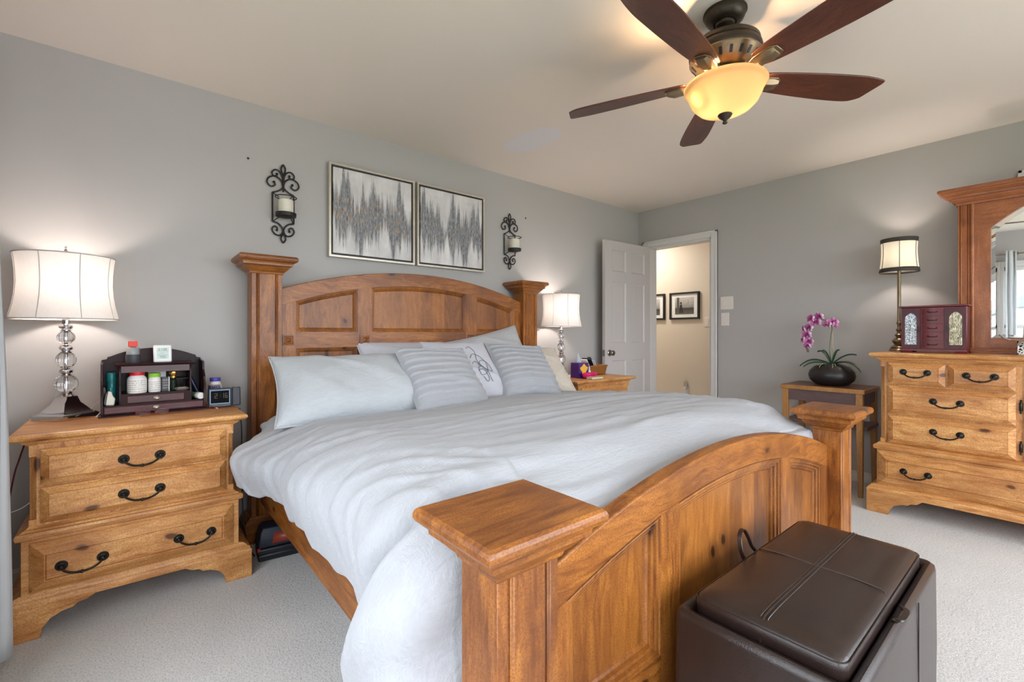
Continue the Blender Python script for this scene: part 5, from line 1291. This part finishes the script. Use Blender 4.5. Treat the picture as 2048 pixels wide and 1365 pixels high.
# jewellery box
jb = thing('jewelry_box', 'red cherry jewelry box with five drawers and etched glass doors on dresser', 'jewelry box', dloc(-0.527, 0.240, TZ), -PI / 2)
jw, jd = 0.152, 0.16
MB().box(-jw, jw, 0.010, jd, 0.022, 0.285).build('carcass', RED, jb, bevel=0.002)
MB().rect4([(-jw - a, jw + a, -a, jd + 0.004, z) for a, z in ((0.004, 0.285), (0.010, 0.288), (0.010, 0.293), (0.006, 0.297))]).build('top', RED, jb)
m = MB().rect4([(-jw, jw, 0.004, jd, 0.010), (-jw, jw, 0.004, jd, 0.022)])
m.build('plinth', RED, jb)
for s in (-1, 1):
    for y in (0.0, 0.125): MB().rect([(0.026, 0.020, 0), (0.030, 0.022, 0.006), (0.024, 0.018, 0.012)], s * (jw - 0.024), y + 0.018).build('foot', RED, jb)
for k in range(5):
    z0 = 0.028 + 0.051 * k
    def bow(u, v, z0=z0):
        x = -0.052 + 0.104 * u; return (x, 0.002 - 0.005 * (1 - (2 * u - 1) ** 2), z0 + 0.048 * v)
    m = MB(); m.grid(bow, 12, 1); m.add([bow(k_ / 12, 1) for k_ in range(13)] + [(0.052, 0.012, z0 + 0.048), (-0.052, 0.012, z0 + 0.048)], [tuple(range(15))]); m.add([bow(k_ / 12, 0) for k_ in range(13)] + [(0.052, 0.012, z0), (-0.052, 0.012, z0)], [tuple(range(15))])
    d = m.build('drawer', RED, jb, angle=30)
    m = MB()
    for s in (-1, 1): m.sphere((s * 0.020, -0.008, z0 + 0.024), 0.004, 8, 6)
    m.tube(spline([(-0.020, -0.010, z0 + 0.024), (-0.010, -0.014, z0 + 0.020), (0, -0.015, z0 + 0.022), (0.010, -0.014, z0 + 0.020), (0.020, -0.010, z0 + 0.024)], 4), 0.0018, 6)
    m.build('drawer_pull', PULL, d)
def etched(name, warm):
    t = NT(name); P = t.obj()
    n = t.noise(t.map(P, (70, 70, 34) if not warm else (130, 130, 22)), 1.0, 5, 0.7, 2.5)
    c = t.ramp(n, [(0.38, srgb(52, 50, 48) if not warm else srgb(50, 44, 30)), (0.50, srgb(126, 130, 132) if not warm else srgb(120, 108, 78)), (0.62, srgb(222, 226, 228) if not warm else srgb(214, 204, 170))])
    return t.set(c, 0.2, 0.3)
for s in (-1, 1):
    a, b_ = (-jw + 0.002, -0.058) if s < 0 else (0.058, jw - 0.002)
    c = (a + b_) / 2; hwid = (b_ - a) / 2 - 0.017
    f = lambda x: 0.222 + 0.030 * (1 - ((x - c) / hwid) ** 2)
    m = MB(); M_ = 12
    ins = [(c - hwid, 0.050), (c + hwid, 0.050)] + [(c + hwid - 2 * hwid * k / M_, f(c + hwid - 2 * hwid * k / M_)) for k in range(M_ + 1)]
    outer = [(a, 0.024), (b_, 0.024)] + [(b_ - (b_ - a) * k / M_, 0.283) for k in range(M_ + 1)]
    n = len(ins)
    for y in (-0.002, 0.008): m.add([(p[0], y, p[1]) for p in outer] + [(p[0], y, p[1]) for p in ins], [(i, (i + 1) % n, n + (i + 1) % n, n + i) for i in range(n)])
    m.add([(p[0], -0.002, p[1]) for p in outer] + [(p[0], 0.008, p[1]) for p in outer], [(i, (i + 1) % n, n + (i + 1) % n, n + i) for i in range(n)])
    m.add([(p[0], -0.002, p[1]) for p in ins] + [(p[0], 0.008, p[1]) for p in ins], [(i, (i + 1) % n, n + (i + 1) % n, n + i) for i in range(n)])
    d = m.build('glass_door', MAR, jb, angle=20)
    MB().prism(ins, 0.004, 0.007).build('etched_pane', etched('etched_glass', s > 0), d)
    xk = b_ - 0.007 if s < 0 else a + 0.007
    MB().box(xk - 0.003, xk + 0.003, -0.006, -0.002, 0.13, 0.165).build('latch', PULL, d, bevel=0.001)
# buffet lamp
bl = thing('buffet_lamp', 'tall antique brass buffet lamp with cream and dark banded shade, lit', 'table lamp', dloc(-0.727, 0.455, TZ), 0)
MB().lathe([(0.052, 0), (0.053, 0.004), (0.052, 0.012), (0.044, 0.020), (0.047, 0.026), (0.040, 0.034), (0.030, 0.040), (0.026, 0.046), (0.034, 0.058), (0.040, 0.068), (0.034, 0.080), (0.020, 0.090), (0.014, 0.096), (0.022, 0.104), (0.024, 0.112), (0.013, 0.122), (0.011, 0.132), (0.017, 0.140), (0.018, 0.148), (0.011, 0.156), (0.010, 0.176), (0.014, 0.186), (0.014, 0.192), (0.018, 0.196), (0.010, 0.202), (0.010, 0.57), (0.013, 0.575), (0.013, 0.61)], 28).build('lamp_stem', ABRASS, bl)
prof = [(0.108, 0.540), (0.1045, 0.568), (0.0995, 0.610), (0.0965, 0.655), (0.096, 0.700), (0.0985, 0.742), (0.1005, 0.770)]
sh = MB().lathe(prof[1:-1], 48, cap0=False, cap1=False).build('lamp_shade', SHADE_C, bl, angle=180)
MB().lathe([(r + 0.001, z) for r, z in prof[:2]], 48, cap0=False, cap1=False).build('lower_band', DBAND, sh, solid=0.002)
MB().lathe([(r + 0.001, z) for r, z in prof[-2:]], 48, cap0=False, cap1=False).build('upper_band', DBAND, sh, solid=0.002)
m = MB()
for k in range(6):
    a = 2 * PI * k / 6 + 0.2
    m.tube([((r + 0.0012) * math.cos(a), (r + 0.0012) * math.sin(a), z) for r, z in prof], 0.0016, 6)
m.build('seam_piping', DBAND, sh)
MB().sphere((0, 0, 0.655), 0.024, 14, 10, 1.2).build('bulb', BULBC, bl)
point('buffet_light', (0, 0, 0.655), 22.0, (1.0, 0.87, 0.80), 0.026, bl)
# mirrored tray on filigree stand with lotion bottle
st = thing('vanity_tray', 'silver footed tray on filigree stand at right edge of the dresser', 'tray', dloc(-0.06, 0.300, TZ), -PI / 2)
def filig():
    t = NT('silver_filigree'); P = t.obj(); v = t.node('TexVoronoi', feature='DISTANCE_TO_EDGE'); v.inputs['Scale'].default_value = 75; t.link(P, v.inputs['Vector'])
    f = t.math('LESS_THAN', v.outputs['Distance'], 0.16); t.bump(v.outputs['Distance'], 0.6, 0.004)
    return t.set(t.mix(f, srgb(30, 28, 28), srgb(222, 220, 214)), 0.3, 0.4)
FIL = filig()
MB().rect([(0.112, 0.060, 0), (0.112, 0.060, 0.052), (0.115, 0.063, 0.054), (0.115, 0.063, 0.058)]).build('filigree_stand', FIL, st, bevel=0.002)
m = MB(); m.rect([(0.104, 0.054, 0.058), (0.118, 0.066, 0.078)]); m.build('filigree_gallery', FIL, st)
MB().rect([(0.142, 0.082, 0.078), (0.146, 0.086, 0.081), (0.146, 0.086, 0.084)]).build('tray_plate', SILVER, st, bevel=0.002)
for s in (-1, 1):
    MB().tube(spline([(s * 0.142, -0.02, 0.083), (s * 0.160, -0.02, 0.090), (s * 0.180, -0.01, 0.108), (s * 0.184, 0.0, 0.112), (s * 0.180, 0.01, 0.108), (s * 0.160, 0.02, 0.090), (s * 0.142, 0.02, 0.083)], 5), 0.004, 8).build('handle', SILVER, st)
lb = thing('lotion_bottle', 'white lotion bottle with green band standing on the silver tray', 'bottle', dloc(-0.105, 0.300, TZ + 0.0845), -PI / 2)
MB().lathe([(0.045, 0), (0.048, 0.004), (0.046, 0.06), (0.040, 0.10), (0.036, 0.108)], 26, sy=0.6).build('bottle_body', PLASW, lb)
MB().lathe([(0.0395, 0.100), (0.0385, 0.107)], 26, sy=0.62).build('green_band', flat('dark_green_band', srgb(40, 110, 96), 0.4), lb)
MB().lathe([(0.036, 0.107), (0.032, 0.130), (0.028, 0.140), (0.001, 0.141)], 26, sy=0.6).build('cap', flat('pale_teal_cap', srgb(176, 206, 206), 0.35), lb)

# ================================================================ side table and orchid
stb = thing('side_table', 'slim two-tone oak side table with dark aprons beside the dresser', 'side table', (3.815, 1.128, 0), -PI / 2)
tw, td, tz = 0.262, 0.40, 0.738
m = MB(); m.rect4([(-tw, tw, 0, td, tz - 0.030), (-tw, tw, 0, td, tz - 0.003), (-tw + 0.003, tw - 0.003, 0.003, td, tz)])
m.build('edge_band', OAK, stb, bevel=0.004)
MB().box(-tw + 0.006, tw - 0.006, 0.006, td - 0.002, tz - 0.001, tz + 0.0008).build('table_top', WAL, stb)
for x in (-tw + 0.012, tw - 0.012):
    for y in (0.008, td - 0.012):
        s = 1 if x < 0 else -1; v = 1 if y < 0.1 else -1
        MB().loft([[(x, y, z), (x + s * wd, y, z), (x + s * wd, y + v * wd, z), (x, y + v * wd, z)] for z, wd in ((0, 0.026), (0.45, 0.036), (tz - 0.030, 0.040))]).build('leg', OAK, stb, bevel=0.0015, seg=1)
MB().box(-tw + 0.05, tw - 0.05, 0.014, 0.030, tz - 0.112, tz - 0.030).build('apron', APR, stb)
MB().box(-tw + 0.05, tw - 0.05, td - 0.034, td - 0.018, tz - 0.112, tz - 0.030).build('apron', APR, stb)
for x in (-tw + 0.018, tw - 0.034): MB().box(x, x + 0.016, 0.046, td - 0.05, tz - 0.112, tz - 0.030).build('apron', APR, stb)
MB().box(-tw + 0.010, tw + 0.010 - 0.004, 0.050, td - 0.055, 0.452, 0.478).build('lower_shelf', APR, stb, bevel=0.003)

orc = thing('potted_orchid', 'pink orchid in an oval black pot on the slim side table', 'potted plant', (4.005, 1.108, tz + 0.001), -PI / 2)
POT = flat('matt_black_ceramic', srgb(40, 36, 36), 0.35)
MB().lathe([(0.07, 0.0), (0.105, 0.008), (0.140, 0.040), (0.150, 0.072), (0.142, 0.105), (0.112, 0.138), (0.070, 0.156), (0.050, 0.160), (0.048, 0.150)], 40, sy=0.80).build('pot', POT, orc)
MB().lathe([(0.050, 0.146), (0.03, 0.152), (0.001, 0.154)], 20, sy=0.8).build('moss', flat('pale_moss', srgb(140, 150, 104), 0.9), orc)
LEAF = flat('dark_green_leaf', srgb(50, 84, 58), 0.35); STEM = flat('olive_stem', srgb(104, 108, 66), 0.5)
def leaf(dx, dy, up, ln, wd, droop):
    base = Vector((0, 0, 0.150)); d = Vector((dx, dy, 0)).normalized(); sd = Vector((-d.y, d.x, 0))
    def f(u, v):
        t = v; r = ln * t; z = up * math.sin(min(1, t * 1.1) * PI / 2) - droop * t ** 3
        w_ = wd * (math.sin(PI * min(1, 0.12 + 0.88 * t)) ** 0.7) * (1 - 0.15 * t)
        c = (u - 0.5) * 2
        return tuple(base + d * r + sd * (c * w_) + Vector((0, 0, z + 0.010 * c * c)))
    MB().grid(f, 4, 12).build('leaf', LEAF, orc, solid=0.0015, angle=60)
for a in ((-1, -0.25, 0.055, 0.20, 0.020, 0.075), (-1, -0.8, 0.030, 0.19, 0.022, 0.05), (-0.8, 0.3, 0.110, 0.11, 0.014, 0.02), (-0.4, -0.3, 0.105, 0.06, 0.012, 0.0), (0.5, -0.3, 0.110, 0.07, 0.012, 0.0), (1, 0.1, 0.085, 0.15, 0.018, 0.01), (1, -0.45, 0.045, 0.22, 0.020, 0.085)): leaf(*a)
sp = spline([(0.0, 0.0, 0.150), (-0.012, 0, 0.26), (-0.004, 0, 0.37), (0.004, -0.005, 0.43), (-0.02, -0.01, 0.475), (-0.08, -0.02, 0.490), (-0.13, -0.02, 0.46), (-0.16, -0.02, 0.38), (-0.155, -0.02, 0.29)], 8)
MB().tube(sp, 0.0032, 8).build('flower_stem', STEM, orc)
MB().tube([(0.010, 0.004, 0.150), (0.006, 0.004, 0.40)], 0.003, 6).build('support_stake', flat('bamboo', srgb(190, 176, 140), 0.6), orc)
m = MB()
for x, y in ((-0.05, -0.03), (-0.035, -0.05), (0.02, -0.05), (0.03, -0.04)):
    m.tube(spline([(x * 0.4, y * 0.4, 0.156), (x, y, 0.162), (x * 1.4, y * 1.5, 0.150), (x * 1.5, y * 1.8, 0.134)], 4), 0.002, 5)
m.build('aerial_root', flat('pale_root', srgb(182, 186, 150), 0.7), orc)
def petal_mat():
    t = NT('orchid_petal'); P = t.obj(); L_ = t.node('VectorMath', operation='LENGTH'); t.link(P, L_.inputs[0])
    return t.set(t.ramp(t.math('MULTIPLY', L_.outputs['Value'], 26.0), [(0.15, srgb(150, 40, 110)), (0.55, srgb(186, 96, 160)), (0.85, srgb(206, 140, 186)), (1.0, srgb(232, 196, 220))]), 0.5)
PET = petal_mat(); LIP = flat('orchid_lip', srgb(140, 26, 90), 0.5)
random.seed(4)
def petal(mm, ang, ln, wd, cup):
    d = Vector((math.cos(ang), 0, math.sin(ang))); s = Vector((-d.z, 0, d.x))
    def f(u, v):
        c = (u - 0.5) * 2; w_ = wd * math.sin(PI * (0.08 + 0.90 * v)) ** 0.75
        return tuple(d * (0.004 + ln * v) + s * (c * w_) + Vector((0, -cup * math.sin(v * 2.2) + 0.006 * c * c + 0.004 * math.sin(v * 7 + ang), 0)))
    mm.grid(f, 4, 6)
fl = [(0.012, -0.02, 0.468, 0.3, 1.0), (-0.020, -0.03, 0.452, -0.3, 0.9), (0.028, -0.015, 0.448, 1.3, 0.8), (-0.075, -0.03, 0.510, -0.2, 1.0), (-0.095, -0.035, 0.470, 0.1, 1.05), (-0.125, -0.03, 0.500, -0.6, 1.0), (-0.135, -0.04, 0.430, -0.4, 1.0), (-0.170, -0.03, 0.420, -1.0, 0.9), (-0.150, -0.045, 0.375, -0.2, 1.0), (-0.178, -0.03, 0.340, -0.9, 0.8), (-0.140, -0.035, 0.325, 0.3, 0.9), (-0.150, -0.03, 0.290, -0.2, 0.75)]
for i, (x, y, z, yaw, s) in enumerate(fl):
    mm = MB()
    r0 = random.uniform(-0.3, 0.3)
    for k in range(3): petal(mm, PI / 2 + 2 * PI * k / 3 + r0, 0.036, 0.013, 0.004)
    for a in (0.15, PI - 0.15): petal(mm, a + r0, 0.036, 0.022, 0.010)
    o = mm.build('flower', PET, orc, solid=0.001, angle=60)
    o.location = (x, y, z); o.rotation_euler = (random.uniform(-0.4, 0.3), 0, yaw); o.scale = (s, s, s)
    MB().sphere((0, -0.008, -0.003), 0.008, 10, 8, 0.9).build('lip', LIP, o)
for z, dx in ((0.265, -0.152), (0.252, -0.148)): MB().sphere((dx, -0.02, z), 0.009, 10, 8, 1.4).build('bud', flat('orchid_bud', srgb(120, 100, 84), 0.5), orc)

# ================================================================ curtains
def curtain(label, y0, y1, xc, folds, amp, z0, z1, flare=0.0):
    m = MB(); n = folds * 14
    def f(u, v):
        z = z0 + (z1 - z0) * v; k = 1 + flare * (1 - v)
        y = y0 + (y1 - y0) * u; a = u * folds * 2 * PI
        return (xc + amp * k * (math.cos(a) + 0.18 * math.cos(2.3 * a + 3 * v)) + 0.006 * noise.noise(Vector((y * 9, z * 1.5, 3))), y + 0.010 * math.sin(a * 2) + 0.008 * noise.noise(Vector((u * 6, z * 2, 1))), z)
    m.grid(f, n, 26)
    t = thing('curtain', label, 'curtain', (0, 0, 0), 0, 'white curtains on the window wall')
    m.build('curtain_cloth', CURT, t, solid=0.003, angle=180)
    m = MB()
    for k in range(folds):
        c = y0 + (y1 - y0) * (k + 0.25) / folds
        m.tube([(xc, c + 0.026 * math.cos(2 * PI * q / 16), z1 - 0.045 + 0.026 * math.sin(2 * PI * q / 16)) for q in range(16)], 0.004, 5, True)
    m.build('grommet', NICKEL, t)
    return t
CX = -0.400
curtain('white curtain at far left, hanging beside the left nightstand', 2.02, 2.345, CX, 4, 0.050, 0.03, 2.172, 0.50)
curtain('white curtain hanging between the two windows, seen in the mirror', 0.385, 0.480, CX, 2, 0.032, 0.03, 2.172)
rod = thing('curtain_rod', 'thin silver curtain rod above the windows, seen in the mirror', 'curtain rod', (0, 0, 0))
MB().tube([(CX, -1.1, 2.127), (CX, 2.42, 2.127)], 0.010, 12).build('rod', NICKEL, rod)
for y in (-1.0, 0.46, 2.36): MB().tube([(XW, y, 2.127), (CX, y, 2.127)], 0.006, 8).build('rod_bracket', NICKEL, rod)
for y in (-1.12, 2.43): MB().sphere((CX, y, 2.127), 0.022, 14, 10).build('finial', NICKEL, rod)

# ================================================================ houses outside (seen in the mirror)
SIDING = lines_mat('pale_siding', srgb(206, 208, 210), srgb(176, 178, 182), 6.0)
ROOF = flat('grey_shingle', srgb(120, 122, 130), 0.9)
struct('ground_outside', MB().box(-60, XW - 0.2, -40, 40, -2.7, -2.6), flat('lawn', srgb(110, 120, 84), 0.9))
for yc, lab in ((-4.0, 'pale sided neighbouring house with grey gable roof, right of the mirrored curtain'), (9.0, 'pale sided neighbouring house with grey gable roof, left of the mirrored curtain')):
    t = thing('neighbor_house', lab, 'house', (-16, yc, -2.6))
    MB().box(-4, 4, -5, 5, 0, 4.6).build('siding_wall', SIDING, t)
    MB().prism([(-5.4, 4.5), (5.4, 4.5), (0, 7.4)], -4.3, 4.3, 'yz').build('roof', ROOF, t)
    for y in (-3, 0, 3):
        wf = MB().box(4.0, 4.06, y - 0.5, y + 0.5, 1.6, 3.2).build('window', TRIMW, t)
        MB().box(4.05, 4.08, y - 0.42, y + 0.42, 1.68, 3.12).build('pane', flat('dark_pane', srgb(70, 80, 90), 0.1), wf)
